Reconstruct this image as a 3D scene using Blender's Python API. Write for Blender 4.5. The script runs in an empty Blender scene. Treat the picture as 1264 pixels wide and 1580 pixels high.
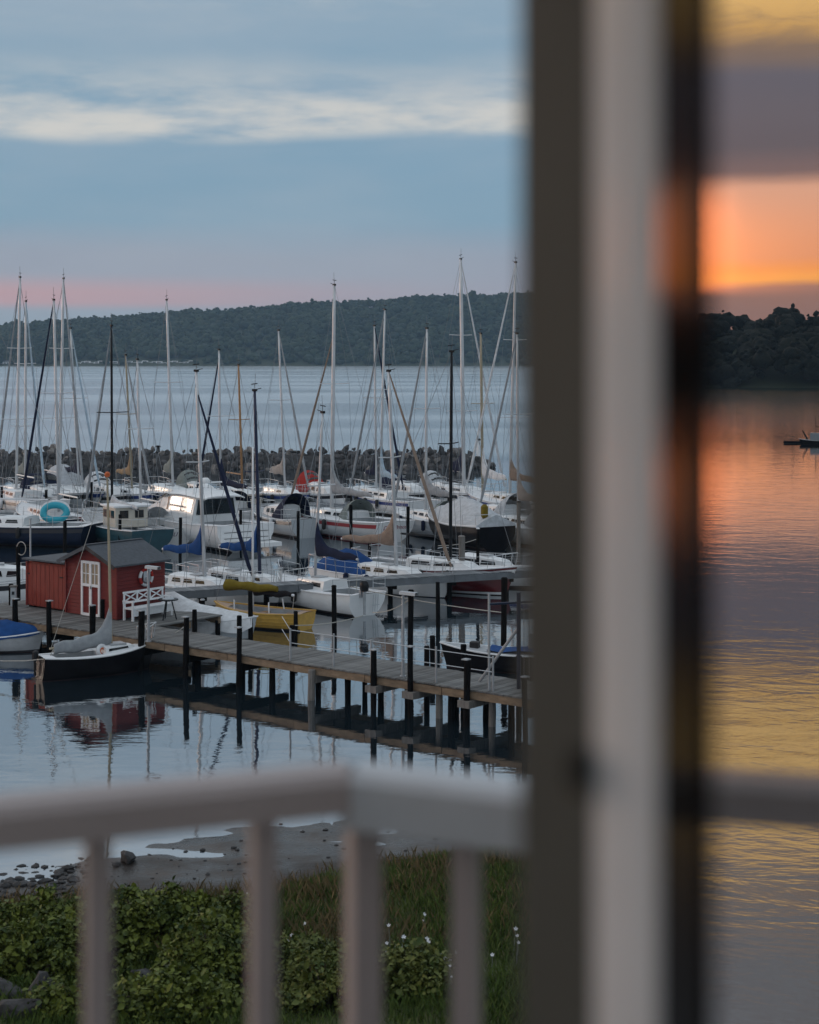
import bpy, math, random
import numpy as np
from mathutils import Vector, Matrix, noise as mnoise
R = math.radians
random.seed(7)
rng = np.random.default_rng(7)
scene = bpy.context.scene
col = scene.collection

# ------------------------------------------------------------------ camera
# one unit = one metre, water surface z = 0, camera in an upstairs doorway
H, F, HZ, CX = 10.5, 2600.0, 551.0, 632.0      # eye height, focal length / horizon row / centre column in photo pixels
cam_d = bpy.data.cameras.new('Camera')
cam = bpy.data.objects.new('Camera', cam_d); col.objects.link(cam)
cam.location = (0, 0, H); cam.rotation_euler = (R(90), 0, 0)
cam_d.sensor_fit = 'HORIZONTAL'; cam_d.sensor_width = 36.0
cam_d.lens = 36.0 * F / 1264.0
cam_d.shift_y = -(790.0 - HZ) / 1264.0
cam_d.clip_start = 0.02; cam_d.clip_end = 20000
cam_d.dof.use_dof = True; cam_d.dof.focus_distance = 95.0; cam_d.dof.aperture_fstop = 3.3
scene.camera = cam

# ------------------------------------------------------------------ render settings
scene.render.engine = 'CYCLES'
scene.view_settings.view_transform = 'Standard'; scene.view_settings.look = 'None'
scene.view_settings.gamma = 1.0; scene.view_settings.use_curve_mapping = False
scene.view_settings.exposure = 0.0
scene.cycles.use_denoising = True
scene.cycles.max_bounces = 7; scene.cycles.diffuse_bounces = 2; scene.cycles.glossy_bounces = 4
scene.cycles.transmission_bounces = 4; scene.cycles.transparent_max_bounces = 12; scene.cycles.volume_bounces = 0
scene.cycles.sample_clamp_indirect = 6.0

def lin(r, g, b, k=1.0):
    f = lambda v: ((v/255)/12.92 if v <= 10 else (((v/255)+0.055)/1.055)**2.4)
    return (f(r)*k, f(g)*k, f(b)*k, 1.0)

class NT:
    """small helper to wire shader nodes"""
    def __init__(s, tree): s.t = tree; s.n = tree.nodes; s.l = tree.links
    def node(s, typ, **kw):
        nd = s.n.new(typ)
        for k, v in kw.items():
            if k.startswith('i_'):
                key = k[2:]; key = int(key) if key.isdigit() else key
                s.put(nd.inputs[key], v)
            else: setattr(nd, k, v)
        return nd
    def put(s, sock, v):
        if isinstance(v, bpy.types.NodeSocket): s.l.new(v, sock)
        else: sock.default_value = v
    def math(s, op, a, b=None, c=None, clamp=False):
        nd = s.n.new('ShaderNodeMath'); nd.operation = op; nd.use_clamp = clamp
        s.put(nd.inputs[0], a)
        if b is not None: s.put(nd.inputs[1], b)
        if c is not None: s.put(nd.inputs[2], c)
        return nd.outputs[0]
    def smooth(s, v, a, b):
        nd = s.n.new('ShaderNodeMapRange'); nd.interpolation_type = 'SMOOTHSTEP'
        s.put(nd.inputs[0], v); nd.inputs[1].default_value = a; nd.inputs[2].default_value = b
        nd.inputs[3].default_value = 0; nd.inputs[4].default_value = 1
        return nd.outputs[0]
    def mix(s, f, a, b):
        nd = s.n.new('ShaderNodeMix'); nd.data_type = 'RGBA'
        s.put(nd.inputs[0], f); s.put(nd.inputs[6], a); s.put(nd.inputs[7], b)
        return nd.outputs[2]
    def ramp(s, f, stops, interp='LINEAR'):
        nd = s.n.new('ShaderNodeValToRGB'); cr = nd.color_ramp; cr.interpolation = interp
        while len(cr.elements) < len(stops): cr.elements.new(0.5)
        for e, (p, c) in zip(cr.elements, stops): e.position = p; e.color = c
        s.put(nd.inputs[0], f); return nd.outputs[0]
    def noise(s, vec, scale, detail=4, rough=0.55, dist=0.0):
        nd = s.n.new('ShaderNodeTexNoise'); s.put(nd.inputs['Vector'], vec)
        nd.inputs['Scale'].default_value = scale; nd.inputs['Detail'].default_value = detail
        nd.inputs['Roughness'].default_value = rough; nd.inputs['Distortion'].default_value = dist
        return nd.outputs[0]

# ------------------------------------------------------------------ sky: dusk, layered cloud, sunset glow at azimuth -85 (left of the view)
SUN_AZ, SUN_EL = -85.0, 2.6
SKY_GAIN, GLOW_GAIN = 1.08, 1.75
world = bpy.data.worlds.new('World'); scene.world = world; world.use_nodes = True
w = NT(world.node_tree); w.n.clear()
gen = w.node('ShaderNodeTexCoord').outputs['Generated']
sep = w.node('ShaderNodeSeparateXYZ', i_0=gen)
dx, dy, dz = sep.outputs
el = w.math('MULTIPLY', w.math('ARCSINE', w.math('MINIMUM', w.math('MAXIMUM', dz, -0.9999), 0.9999)), 57.2958)
az = w.math('MULTIPLY', w.math('ARCTAN2', dx, dy), 57.2958)
hl = w.math('SQRT', w.math('ADD', w.math('MULTIPLY', dx, dx), w.math('ADD', w.math('MULTIPLY', dy, dy), 1e-6)))
cs2 = w.math('DIVIDE', w.math('ADD', w.math('MULTIPLY', dx, math.sin(R(-84.3))), w.math('MULTIPLY', dy, math.cos(R(-84.3)))), hl)
cs = w.math('DIVIDE', w.math('ADD', w.math('MULTIPLY', dx, math.sin(R(SUN_AZ))), w.math('MULTIPLY', dy, math.cos(R(SUN_AZ)))), hl)
def skyvec(sa, se, off=0.0):
    c = w.node('ShaderNodeCombineXYZ')
    w.put(c.inputs[0], w.math('MULTIPLY', az, sa)); w.put(c.inputs[1], w.math('MULTIPLY_ADD', el, se, off)); c.inputs[2].default_value = off
    return c.outputs[0]
warp = w.math('MULTIPLY', w.math('SUBTRACT', w.noise(skyvec(0.09, 0.45, 3.1), 1.0, 4, 0.5), 0.5), 0.9)
elw = w.math('ADD', el, warp)
fac = w.math('DIVIDE', elw, 30.0, clamp=True)
g = SKY_GAIN
rampA = w.ramp(fac, [(0.0, lin(150,160,172,g)), (0.04, lin(150,165,178,g)), (0.07, lin(164,166,178,g)), (0.115, lin(156,164,178,g)),
                     (0.155, lin(134,164,184,g)), (0.26, lin(128,161,184,g)), (0.33, lin(134,163,184,g)), (0.42, lin(143,167,186,g)),
                     (0.55, lin(184,200,214,g)), (0.75, lin(205,216,226,g)), (1.0, lin(215,226,236,g*1.1))])
k = GLOW_GAIN
rampB = w.ramp(fac, [(0.0, lin(150,95,80,k)), (0.05, lin(150,112,105,k)), (0.074, lin(165,115,98,k)), (0.083, lin(255,168,60,k*1.25)), (0.094, lin(255,158,70,k*1.1)),
                     (0.108, lin(245,160,108,k)), (0.19, lin(232,172,142,k)), (0.205, lin(140,112,112,k*0.8)), (0.23, lin(108,100,110,k*0.8)), (0.31, lin(108,106,120,k*0.8)),
                     (0.335, lin(140,115,95,k)), (0.36, lin(205,160,95,k)), (0.42, lin(245,200,125,k)), (0.50, lin(235,190,125,k)), (0.555, lin(160,140,125,k)), (0.65, lin(130,130,134,k)), (1.0, lin(180,188,198,k*0.8))])
# cream wisp of lit cloud in the open sky
n1 = w.noise(skyvec(0.20, 0.85, 11.0), 1.0, 7, 0.58, 0.12)
n2 = w.noise(skyvec(0.05, 0.12, 5.0), 1.0, 3, 0.5)
elc = w.math('MULTIPLY_ADD', w.math('SUBTRACT', n2, 0.5), 2.2, el)
wisp = w.math('MULTIPLY', w.smooth(elc, 7.2, 7.8), w.math('SUBTRACT', 1.0, w.smooth(elc, 7.8, 10.6)))
wisp = w.math('MULTIPLY', wisp, w.smooth(n1, 0.26, 0.64))
up = w.math('MULTIPLY', w.smooth(el, 10.0, 14.0), w.math('MULTIPLY', w.smooth(n1, 0.45, 0.75), 0.5))
wisp = w.math('MAXIMUM', wisp, up)
lay = w.smooth(w.noise(skyvec(0.07, 0.30, 41.0), 1.0, 5, 0.55, 0.2), 0.35, 0.7)       # thin uneven grey layers
rampA = w.mix(w.math('MULTIPLY', lay, 0.30), rampA, lin(176,184,194,g))
skyA = w.mix(w.math('MULTIPLY', wisp, 0.72), rampA, lin(230,222,210,g))
pink = w.math('MULTIPLY', w.math('MULTIPLY', w.smooth(el, 1.5, 1.9), w.math('SUBTRACT', 1.0, w.smooth(el, 2.1, 2.9))), w.smooth(cs, -0.02, 0.38))
skyA = w.mix(w.math('MULTIPLY', pink, 0.62), skyA, lin(224,160,155,g))
# streaky golden cloud detail near the sunset
n3 = w.noise(skyvec(0.22, 1.1, 23.0), 1.0, 7, 0.6, 0.8)
skyB = w.mix(w.math('MULTIPLY', w.smooth(n3, 0.4, 0.75), w.math('MULTIPLY', w.smooth(el, 9.0, 10.5), 0.55)), rampB, lin(120,105,100,k*0.9))
m = w.smooth(cs, 0.34, 0.93)
east = w.math('MULTIPLY_ADD', w.smooth(cs, -0.65, 0.08), 0.36, 0.64)      # the sky away from the set sun is darker
skyA = w.node('ShaderNodeMix', data_type='RGBA', blend_type='MULTIPLY', i_0=1.0, i_6=skyA, i_7=east).outputs[2]
skyc = w.mix(m, skyA, skyB)
# glow concentrated around the set sun
ang = w.math('MULTIPLY', w.math('ARCCOSINE', w.math('MINIMUM', w.math('MAXIMUM', cs2, -0.9999), 0.999999)), 57.2958)
core = w.math('MULTIPLY', w.math('EXPONENT', w.math('MULTIPLY', w.math('MULTIPLY', ang, ang), -0.62)),
              w.math('MULTIPLY', w.smooth(el, 2.0, 2.4), w.math('SUBTRACT', 1.0, w.smooth(el, 4.6, 6.3))))
addc = w.node('ShaderNodeMix', data_type='RGBA', blend_type='ADD'); w.put(addc.inputs[0], core); w.put(addc.inputs[6], skyc); addc.inputs[7].default_value = lin(255,132,72,24.0)
lobe = w.math('MULTIPLY', w.math('EXPONENT', w.math('MULTIPLY', w.math('MULTIPLY', ang, ang), -0.07)), w.math('MULTIPLY', w.smooth(el, 1.9, 2.4), w.math('SUBTRACT', 1.0, w.smooth(el, 3.4, 6.2))))
add2 = w.node('ShaderNodeMix', data_type='RGBA', blend_type='ADD'); w.put(add2.inputs[0], lobe); w.put(add2.inputs[6], addc.outputs[2]); add2.inputs[7].default_value = lin(255,138,62,1.3)
nish = w.node('ShaderNodeTexSky', sky_type='NISHITA', sun_disc=False, sun_elevation=R(SUN_EL), sun_rotation=R(SUN_AZ))
bg1 = w.node('ShaderNodeBackground'); w.put(bg1.inputs[0], add2.outputs[2]); bg1.inputs[1].default_value = 1.0
bg2 = w.node('ShaderNodeBackground'); w.put(bg2.inputs[0], nish.outputs[0]); bg2.inputs[1].default_value = 0.05
sh = w.node('ShaderNodeMixShader'); sh.inputs[0].default_value = 0.06; w.put(sh.inputs[1], bg1.outputs[0]); w.put(sh.inputs[2], bg2.outputs[0])
wo = w.node('ShaderNodeOutputWorld'); w.put(wo.inputs[0], sh.outputs[0])

sun_d = bpy.data.lights.new('sun', 'SUN'); sun_d.energy = 0.6; sun_d.angle = R(10); sun_d.color = (1.0, 0.80, 0.66)
sun = bpy.data.objects.new('sun', sun_d); col.objects.link(sun)
LAZ, LEL = R(-62), R(9)                       # mean direction of the light from the bright western sky
sd = Vector((math.sin(LAZ)*math.cos(LEL), math.cos(LAZ)*math.cos(LEL), math.sin(LEL)))
sun.rotation_euler = sd.to_track_quat('Z', 'Y').to_euler()

# ------------------------------------------------------------------ pixel helpers (a pixel is a direction, its depth comes from the plane it stands on)
def G(x, y, z=0.0):
    Y = (H - z) * F / (y - HZ)
    return Vector(((x - CX) / F * Y, Y, z))
def at(x, y, Y):
    return Vector(((x - CX) / F * Y, Y, H - (y - HZ) / F * Y))

# ------------------------------------------------------------------ materials
MATS = {}
def mat(name, c, rough=0.5, metal=0.0, var=0.12, scale=3.0, bump=0.0, spec=0.5, coat=0.0, stretch=None, alpha=None):
    if name in MATS: return MATS[name]
    m = bpy.data.materials.new(name); m.use_nodes = True
    t = NT(m.node_tree); b = t.n['Principled BSDF']
    co = t.node('ShaderNodeTexCoord').outputs['Object']
    if stretch:
        mp = t.node('ShaderNodeMapping'); t.put(mp.inputs[0], co); mp.inputs['Scale'].default_value = stretch; co = mp.outputs[0]
    nz = t.noise(co, scale, 5, 0.6)
    c0 = tuple(v*(1-var) for v in c[:3])+(1,); c1 = tuple(min(1, v*(1+var)) for v in c[:3])+(1,)
    t.put(b.inputs['Base Color'], t.ramp(nz, [(0.3, c0), (0.7, c1)]))
    b.inputs['Roughness'].default_value = rough; b.inputs['Metallic'].default_value = metal
    b.inputs['Specular IOR Level'].default_value = spec; b.inputs['Coat Weight'].default_value = coat; b.inputs['Coat Roughness'].default_value = 0.08
    if bump:
        bn = t.node('ShaderNodeBump'); bn.inputs['Strength'].default_value = bump; bn.inputs['Distance'].default_value = 0.02
        t.put(bn.inputs['Height'], nz); t.put(b.inputs['Normal'], bn.outputs[0])
    MATS[name] = m; return m
W = (1,)
mat('gelcoat_white', (0.78,0.80,0.81)+W, 0.3, var=0.05, scale=1.5)
mat('gelcoat_grey', (0.42,0.46,0.49)+W, 0.35, var=0.06, scale=1.5)
mat('hull_offwhite', (0.50,0.53,0.55)+W, 0.35, var=0.06, scale=1.5)  # white gelcoat darkened: shade on the red-striped yacht's sides, put into the colour
mat('gelcoat_cream', (0.62,0.58,0.50)+W, 0.35, var=0.06)
mat('deck_white', (0.74,0.76,0.78)+W, 0.6, var=0.1, scale=2.5)
mat('deck_grey', (0.36,0.38,0.40)+W, 0.7, var=0.15, scale=3)
mat('hull_navy', (0.012,0.02,0.045)+W, 0.3, var=0.2, spec=0.15)
mat('hull_black', (0.006,0.006,0.008)+W, 0.4, var=0.25, spec=0.08)
mat('hull_teal', (0.02,0.075,0.10)+W, 0.35, var=0.2)
mat('hull_red', (0.12,0.012,0.016)+W, 0.3, var=0.2)
mat('hull_yellow', (0.50,0.30,0.05)+W, 0.5, var=0.15, scale=4)
mat('varnish', (0.30,0.15,0.05)+W, 0.35, var=0.25, scale=6)
mat('antifoul', (0.03,0.012,0.014)+W, 0.8, var=0.3)
mat('antifoul_blue', (0.01,0.02,0.05)+W, 0.8, var=0.3)
mat('stripe_red', (0.24,0.02,0.03)+W, 0.4, var=0.1)
mat('stripe_blue', (0.02,0.05,0.20)+W, 0.4, var=0.1)
mat('stripe_dark', (0.02,0.022,0.028)+W, 0.4, var=0.1)
mat('alu', (0.62,0.64,0.66)+W, 0.4, 0.35, var=0.1, scale=1)
mat('alu_dark', (0.02,0.022,0.025)+W, 0.4, 0.2, var=0.2, spec=0.15)
mat('mast_navy', (0.012,0.02,0.06)+W, 0.4, var=0.2)
mat('mast_wood', (0.36,0.19,0.08)+W, 0.45, var=0.2, scale=5)
mat('mast_tan', (0.36,0.31,0.22)+W, 0.5, var=0.15)
mat('wire', (0.22,0.24,0.26)+W, 0.4, 0.4, var=0.1)
mat('steel', (0.55,0.58,0.60)+W, 0.3, 0.6, var=0.08)
mat('rope', (0.42,0.40,0.36)+W, 0.9, var=0.2, scale=20)
mat('rope_dark', (0.10,0.10,0.10)+W, 0.9, var=0.2, scale=20)
for nm, c in (('navy',(0.012,0.018,0.045)),('blue',(0.012,0.06,0.20)),('grey',(0.30,0.32,0.34)),('lightgrey',(0.46,0.49,0.52)),('greygreen',(0.22,0.25,0.24)),
              ('tan',(0.33,0.23,0.14)),('brown',(0.26,0.20,0.16)),('skyblue',(0.36,0.47,0.56)),('white',(0.66,0.68,0.70)),('red',(0.35,0.03,0.025)),
              ('yellow',(0.17,0.125,0.014)),('black',(0.018,0.016,0.018)),('taupe',(0.34,0.31,0.29))):
    mat('canvas_'+nm, c+W, 0.85, var=0.18, scale=4, bump=0.35, spec=0.2)
mat('window_dark', (0.012,0.015,0.018)+W, 0.08, var=0.1)
mat('window_warm', (0.35,0.28,0.20)+W, 0.15, var=0.2)
mat('window_grey', (0.10,0.11,0.12)+W, 0.12, var=0.15)
mat('rubber', (0.015,0.015,0.016)+W, 0.7, var=0.2)
mat('fender_red', (0.12,0.01,0.015)+W, 0.5)
mat('orange', (0.62,0.13,0.03)+W, 0.5, var=0.15)
mat('turquoise', (0.02,0.36,0.47)+W, 0.45, var=0.12)
mat('paint_white', (0.80,0.82,0.84)+W, 0.5, var=0.08, scale=6)
mat('hut_red', (0.165,0.017,0.016)+W, 0.7, var=0.22, scale=2.5, bump=0.2, stretch=(1,1,5))
mat('hut_red_light', (0.235,0.034,0.023)+W, 0.7, var=0.25, scale=3, bump=0.2, stretch=(4,4,0.6))
mat('roof_felt', (0.075,0.085,0.10)+W, 0.85, var=0.2, scale=8, bump=0.3)
mat('pier_plank', (0.135,0.137,0.135)+W, 0.85, var=0.25, scale=2.0, bump=0.4)
mat('pier_plank_light', (0.17,0.172,0.168)+W, 0.85, var=0.25, scale=2.0, bump=0.4)
mat('pier_plank_dark', (0.095,0.095,0.092)+W, 0.85, var=0.3, scale=2.0, bump=0.4)
mat('pier_beam', (0.20,0.145,0.095)+W, 0.85, var=0.4, scale=2.2, bump=0.5, stretch=(1,1,3))
mat('pile_dark', (0.008,0.0075,0.008)+W, 0.8, var=0.35, scale=3, bump=0.5, spec=0.05)
mat('pile_grey', (0.16,0.15,0.14)+W, 0.85, var=0.3, scale=3, bump=0.5, stretch=(4,4,0.7))
mat('galv', (0.34,0.36,0.38)+W, 0.5, 0.3, var=0.12, scale=5)
mat('pontoon', (0.25,0.27,0.29)+W, 0.8, var=0.2, scale=2)
mat('pier_grey', (0.13,0.145,0.16)+W, 0.75, var=0.2, scale=2)
mat('pier_grey_light', (0.19,0.21,0.225)+W, 0.75, var=0.2, scale=2)
mat('stone_a', (0.085,0.083,0.086)+W, 0.9, var=0.5, scale=2.2, bump=0.8)
mat('stone_b', (0.05,0.05,0.052)+W, 0.9, var=0.5, scale=2.2, bump=0.8)
mat('stone_c', (0.19,0.175,0.165)+W, 0.9, var=0.5, scale=2.2, bump=0.8)
mat('petal', (0.75,0.76,0.80)+W, 0.7, var=0.05)
mat('bark', (0.07,0.055,0.04)+W, 0.9, var=0.3, scale=8)
mat('lettering', (0.10,0.05,0.12)+W, 0.6)
mat('lettering_red', (0.30,0.05,0.08)+W, 0.6)
mat('rail_paint_skylit', (0.48,0.50,0.53)+W, 0.4, var=0.06, scale=6)  # rail paint made paler and bluer: sky light on the right section, put into colour
mat('rail_paint', (0.38,0.325,0.32)+W, 0.45, var=0.06, scale=6)
mat('house_wall', (0.45,0.42,0.38)+W, 0.9, var=0.08, scale=5)
mat('slab', (0.28,0.27,0.26)+W, 0.9, var=0.1, scale=4)

# ------------------------------------------------------------------ mesh builder
class MB:
    def __init__(s): s.v = []; s.f = []
    def add(s, vs, fs):
        o = len(s.v); s.v += [tuple(p) for p in vs]; s.f += [tuple(i+o for i in f) for f in fs]; return s
    def box(s, c, d, rz=0.0):
        cx, cy, cz = c; hx, hy, hz = d[0]/2, d[1]/2, d[2]/2
        ca, sa = math.cos(rz), math.sin(rz); vs = []
        for z in (-hz, hz):
            for x, y in ((-hx,-hy),(hx,-hy),(hx,hy),(-hx,hy)):
                vs.append((cx+x*ca-y*sa, cy+x*sa+y*ca, cz+z))
        return s.add(vs, [(3,2,1,0),(4,5,6,7),(0,1,5,4),(1,2,6,5),(2,3,7,6),(3,0,4,7)])
    def beam(s, a, b, wd, ht, up=Vector((0,0,1))):
        a, b = Vector(a), Vector(b); d = (b-a).normalized()
        sx = d.cross(up)
        if sx.length < 1e-4: sx = d.cross(Vector((0,1,0)))
        sx.normalize(); uz = sx.cross(d).normalized(); vs = []
        for p in (a, b):
            for i, j in ((-1,-1),(1,-1),(1,1),(-1,1)): vs.append(p + sx*(i*wd/2) + uz*(j*ht/2))
        return s.add(vs, [(3,2,1,0),(4,5,6,7),(0,1,5,4),(1,2,6,5),(2,3,7,6),(3,0,4,7)])
    def tube(s, pts, r, n=6, cap=True):
        pts = [Vector(p) for p in pts]
        rs = r if isinstance(r, (list, tuple)) else [r]*len(pts)
        rings = []
        for i, p in enumerate(pts):
            d = (pts[min(i+1, len(pts)-1)] - pts[max(i-1, 0)])
            d = d.normalized() if d.length > 1e-9 else Vector((0,0,1))
            ref = Vector((0,0,1)) if abs(d.z) < 0.9 else Vector((1,0,0))
            x = d.cross(ref).normalized(); y = d.cross(x)
            rings.append([p + (x*math.cos(2*math.pi*k/n) + y*math.sin(2*math.pi*k/n))*rs[i] for k in range(n)])
        vs = [v for q in rings for v in q]; fs = []
        for i in range(len(pts)-1):
            for k in range(n):
                fs.append((i*n+k, i*n+(k+1) % n, (i+1)*n+(k+1) % n, (i+1)*n+k))
        if cap: fs.append(tuple(range(n-1, -1, -1))); fs.append(tuple((len(pts)-1)*n+k for k in range(n)))
        return s.add(vs, fs)
    def grid(s, rows, close=False):
        n = len(rows[0]); vs = [p for r_ in rows for p in r_]; fs = []
        for i in range(len(rows)-1):
            for k in range(n if close else n-1):
                fs.append((i*n+k, i*n+(k+1) % n, (i+1)*n+(k+1) % n, (i+1)*n+k))
        return s.add(vs, fs)
    def torus(s, c, Rr, r, nrm=Vector((0,0,1)), n=20, q=8, a0=0, a1=2*math.pi, sx=1, sy=1):
        nrm = Vector(nrm).normalized(); ref = Vector((0,0,1)) if abs(nrm.z) < 0.9 else Vector((1,0,0))
        x = ref.cross(nrm).normalized(); y = nrm.cross(x); c = Vector(c)
        full = abs(a1-a0-2*math.pi) < 1e-6; rows = []
        for i in range(n + (0 if full else 1)):
            a = a0 + (a1-a0)*i/n; d = x*math.cos(a)*sx + y*math.sin(a)*sy
            rows.append([c + d*Rr + (d.normalized()*math.cos(2*math.pi*j/q) + nrm*math.sin(2*math.pi*j/q))*r for j in range(q)])
        if full: rows.append(rows[0])
        return s.grid(rows, True)
    def mesh(s, name, m, smooth=False):
        me = bpy.data.meshes.new(name); me.from_pydata([tuple(v) for v in s.v], [], s.f)
        if m is not None: me.materials.append(MATS[m] if isinstance(m, str) else m)
        if smooth:
            me.polygons.foreach_set('use_smooth', [True]*len(me.polygons))
        me.update(); return me
    def build(s, name, m, parent=None, smooth=False, loc=None, rz=None):
        return link(name, s.mesh(name, m, smooth), parent, loc, rz)
def link(name, me, parent=None, loc=None, rz=None):
    o = bpy.data.objects.new(name, me); col.objects.link(o)
    if parent is not None: o.parent = parent
    if loc is not None: o.location = loc
    if rz is not None: o.rotation_euler = (0, 0, rz)
    return o
def tag(o, label=None, cat=None, group=None, kind=None):
    if label: o['label'] = label
    if cat: o['category'] = cat
    if group: o['group'] = group
    if kind: o['kind'] = kind
    return o
def thing(name, label, cat, loc=(0,0,0), rz=0.0, group=None):
    o = bpy.data.objects.new(name, None); col.objects.link(o); o.empty_display_size = 0.3
    o.location = loc; o.rotation_euler = (0, 0, rz)
    return tag(o, label, cat, group)
def text_mesh(txt, size, m):
    cu = bpy.data.curves.new('lettering', 'FONT'); cu.body = txt; cu.size = size; cu.align_x = 'CENTER'; cu.align_y = 'CENTER'; cu.extrude = 0.002; cu.shear = 0.25
    tmp = bpy.data.objects.new('tmp', cu); col.objects.link(tmp)
    me = bpy.data.meshes.new_from_object(tmp.evaluated_get(bpy.context.evaluated_depsgraph_get()))
    bpy.data.objects.remove(tmp); bpy.data.curves.remove(cu)
    me.name = 'lettering'; me.materials.clear(); me.materials.append(MATS[m]); return me
def fbm(x, y, z=0.0, oct=4, lac=2.0, gain=0.5):
    a, s = 1.0, 0.0
    for _ in range(oct):
        s += a*mnoise.noise((x, y, z)); x *= lac; y *= lac; z *= lac; a *= gain
    return s

# ------------------------------------------------------------------ water
def water_material():
    m = bpy.data.materials.new('sea_water'); m.use_nodes = True
    t = NT(m.node_tree); t.n.clear()
    pos = t.node('ShaderNodeNewGeometry').outputs['Position']
    sp = t.node('ShaderNodeSeparateXYZ', i_0=pos); X, Y, Z = sp.outputs
    # open water outside the harbour is more ruffled than the sheltered basin
    outer = t.math('MAXIMUM', t.smooth(Y, 155, 175), t.smooth(X, -30, -75))
    mp = t.node('ShaderNodeMapping'); t.put(mp.inputs[0], pos); mp.inputs['Scale'].default_value = (0.55, 1.0, 1.0); mp.inputs['Rotation'].default_value = (0, 0, R(12))
    mp2 = t.node('ShaderNodeMapping'); t.put(mp2.inputs[0], pos); mp2.inputs['Scale'].default_value = (1.0, 0.5, 1.0)
    big = t.noise(mp.outputs[0], 0.55, 2, 0.5, 0.3)
    sml = t.noise(mp.outputs[0], 2.6, 3, 0.55, 0.2)
    left = t.noise(mp2.outputs[0], 0.7, 4, 0.6, 0.3)
    gust = t.noise(t.node('ShaderNodeMapping', i_0=pos, i_3=(0.004, 0.016, 1)).outputs[0], 1.0, 4, 0.55, 0.3)
    gustl = t.noise(t.node('ShaderNodeMapping', i_0=pos, i_3=(0.014, 0.004, 1)).outputs[0], 1.0, 4, 0.55, 0.3)
    calm = t.noise(t.node('ShaderNodeMapping', i_0=pos, i_3=(0.06, 0.06, 1)).outputs[0], 1.0, 2, 0.5)
    h = t.math('MULTIPLY_ADD', sml, 0.35, big)
    hm = t.node('ShaderNodeMix', data_type='FLOAT'); t.put(hm.inputs[0], t.smooth(X, -14, -30)); t.put(hm.inputs[2], h); t.put(hm.inputs[3], t.math('MULTIPLY', left, 2.2))
    inner_s = t.math('MULTIPLY_ADD', t.smooth(calm, 0.35, 0.7), 0.010, 0.007)
    amp = t.node('ShaderNodeMix', data_type='FLOAT'); t.put(amp.inputs[0], outer); t.put(amp.inputs[2], inner_s)
    t.put(amp.inputs[3], t.math('MULTIPLY_ADD', t.smooth(gust, 0.42, 0.62), 0.004, t.math('MULTIPLY_ADD', t.smooth(X, -210, -330), 0.05, t.math('MULTIPLY_ADD', t.smooth(Y, 155, 190), 0.02, 0.006))))
    bn = t.node('ShaderNodeBump'); bn.inputs['Strength'].default_value = 1.0
    t.put(bn.inputs['Distance'], amp.outputs[0]); t.put(bn.inputs['Height'], hm.outputs[0])
    gl = t.node('ShaderNodeBsdfGlossy'); gl.inputs['Color'].default_value = (0.93, 0.95, 0.97, 1)
    rgh = t.node('ShaderNodeMix', data_type='FLOAT'); t.put(rgh.inputs[0], outer); rgh.inputs[2].default_value = 0.012; t.put(rgh.inputs[3], t.math('MULTIPLY_ADD', t.smooth(Y, 155, 190), t.math('MULTIPLY_ADD', t.smooth(gust, 0.38, 0.66), 0.06, 0.14), t.math('MULTIPLY_ADD', t.smooth(X, -230, -400), 0.02, 0.014)))
    t.put(gl.inputs['Roughness'], rgh.outputs[0]); t.put(gl.inputs['Normal'], bn.outputs[0])
    df = t.node('ShaderNodeBsdfDiffuse'); df.inputs['Color'].default_value = (0.012, 0.022, 0.03, 1)
    lw = t.node('ShaderNodeFresnel'); lw.inputs[0].default_value = 1.6; t.put(lw.inputs['Normal'], bn.outputs[0])
    fr = t.math('MULTIPLY_ADD', lw.outputs[0], 0.55, 0.42, clamp=True)
    ms = t.node('ShaderNodeMixShader'); t.put(ms.inputs[0], fr); t.put(ms.inputs[1], df.outputs[0]); t.put(ms.inputs[2], gl.outputs[0])
    o = t.node('ShaderNodeOutputMaterial'); t.put(o.inputs[0], ms.outputs[0])
    return m
water = MB().add([(-3500,-3500,0),(3500,-3500,0),(3500,3500,0),(-3500,3500,0)], [(0,1,2,3)]).build('water', water_material())
tag(water, 'calm harbour and fjord water mirroring the evening sky', 'water', kind='structure')

# ------------------------------------------------------------------ shore: mud flat, stony edge, grassy bank
SHORE = [(-60,-60),(-19,-30),(-18.5,8),(-16.5,22),(-13,30.5),(-8.4,34.6),(-6.2,36.4),(-3.6,38.2),(-0.5,39.2),(2.2,40.2),(4.2,43.5),(5.6,46.5),(9,49.5),(20,52),(60,54)]
SP = np.array(SHORE, float)
def shore_dist(P):
    """signed distance inland (positive on land) for an array of points"""
    best = np.full(len(P), 1e9); sign = np.ones(len(P))
    for a, b in zip(SP[:-1], SP[1:]):
        ab = b-a; tt = np.clip(((P-a)@ab)/(ab@ab), 0, 1); q = a+tt[:, None]*ab
        d = np.hypot(*(P-q).T); cr = ab[0]*(P[:,1]-a[1]) - ab[1]*(P[:,0]-a[0])
        upd = d < best; best = np.where(upd, d, best); sign = np.where(upd, np.where(cr < 0, 1, -1), sign)
    return best*sign
def vnoise(P, s, seed, oct=4):
    return np.array([fbm(p[0]*s+seed, p[1]*s-seed, seed, oct) for p in P])
def land_z(P, n1=None):
    d = shore_dist(P)
    flat = np.interp(P[:,0], [-16,-9,-6,-3,3,6], [1.4,2.1,3.7,5.4,4.6,2.0])       # width of the mud flat
    z = np.where(d < flat, 0.20*d/flat, 0.20 + 0.75*(1-np.exp(-(d-flat)/3.5)) + 0.02*(d-flat))
    z = np.where(d < 0, d*0.12, z)
    return z, d, flat
xs = np.concatenate([np.arange(-62,-20,2.0), np.arange(-20,9,0.22), np.arange(9,62,2.0)])
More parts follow.
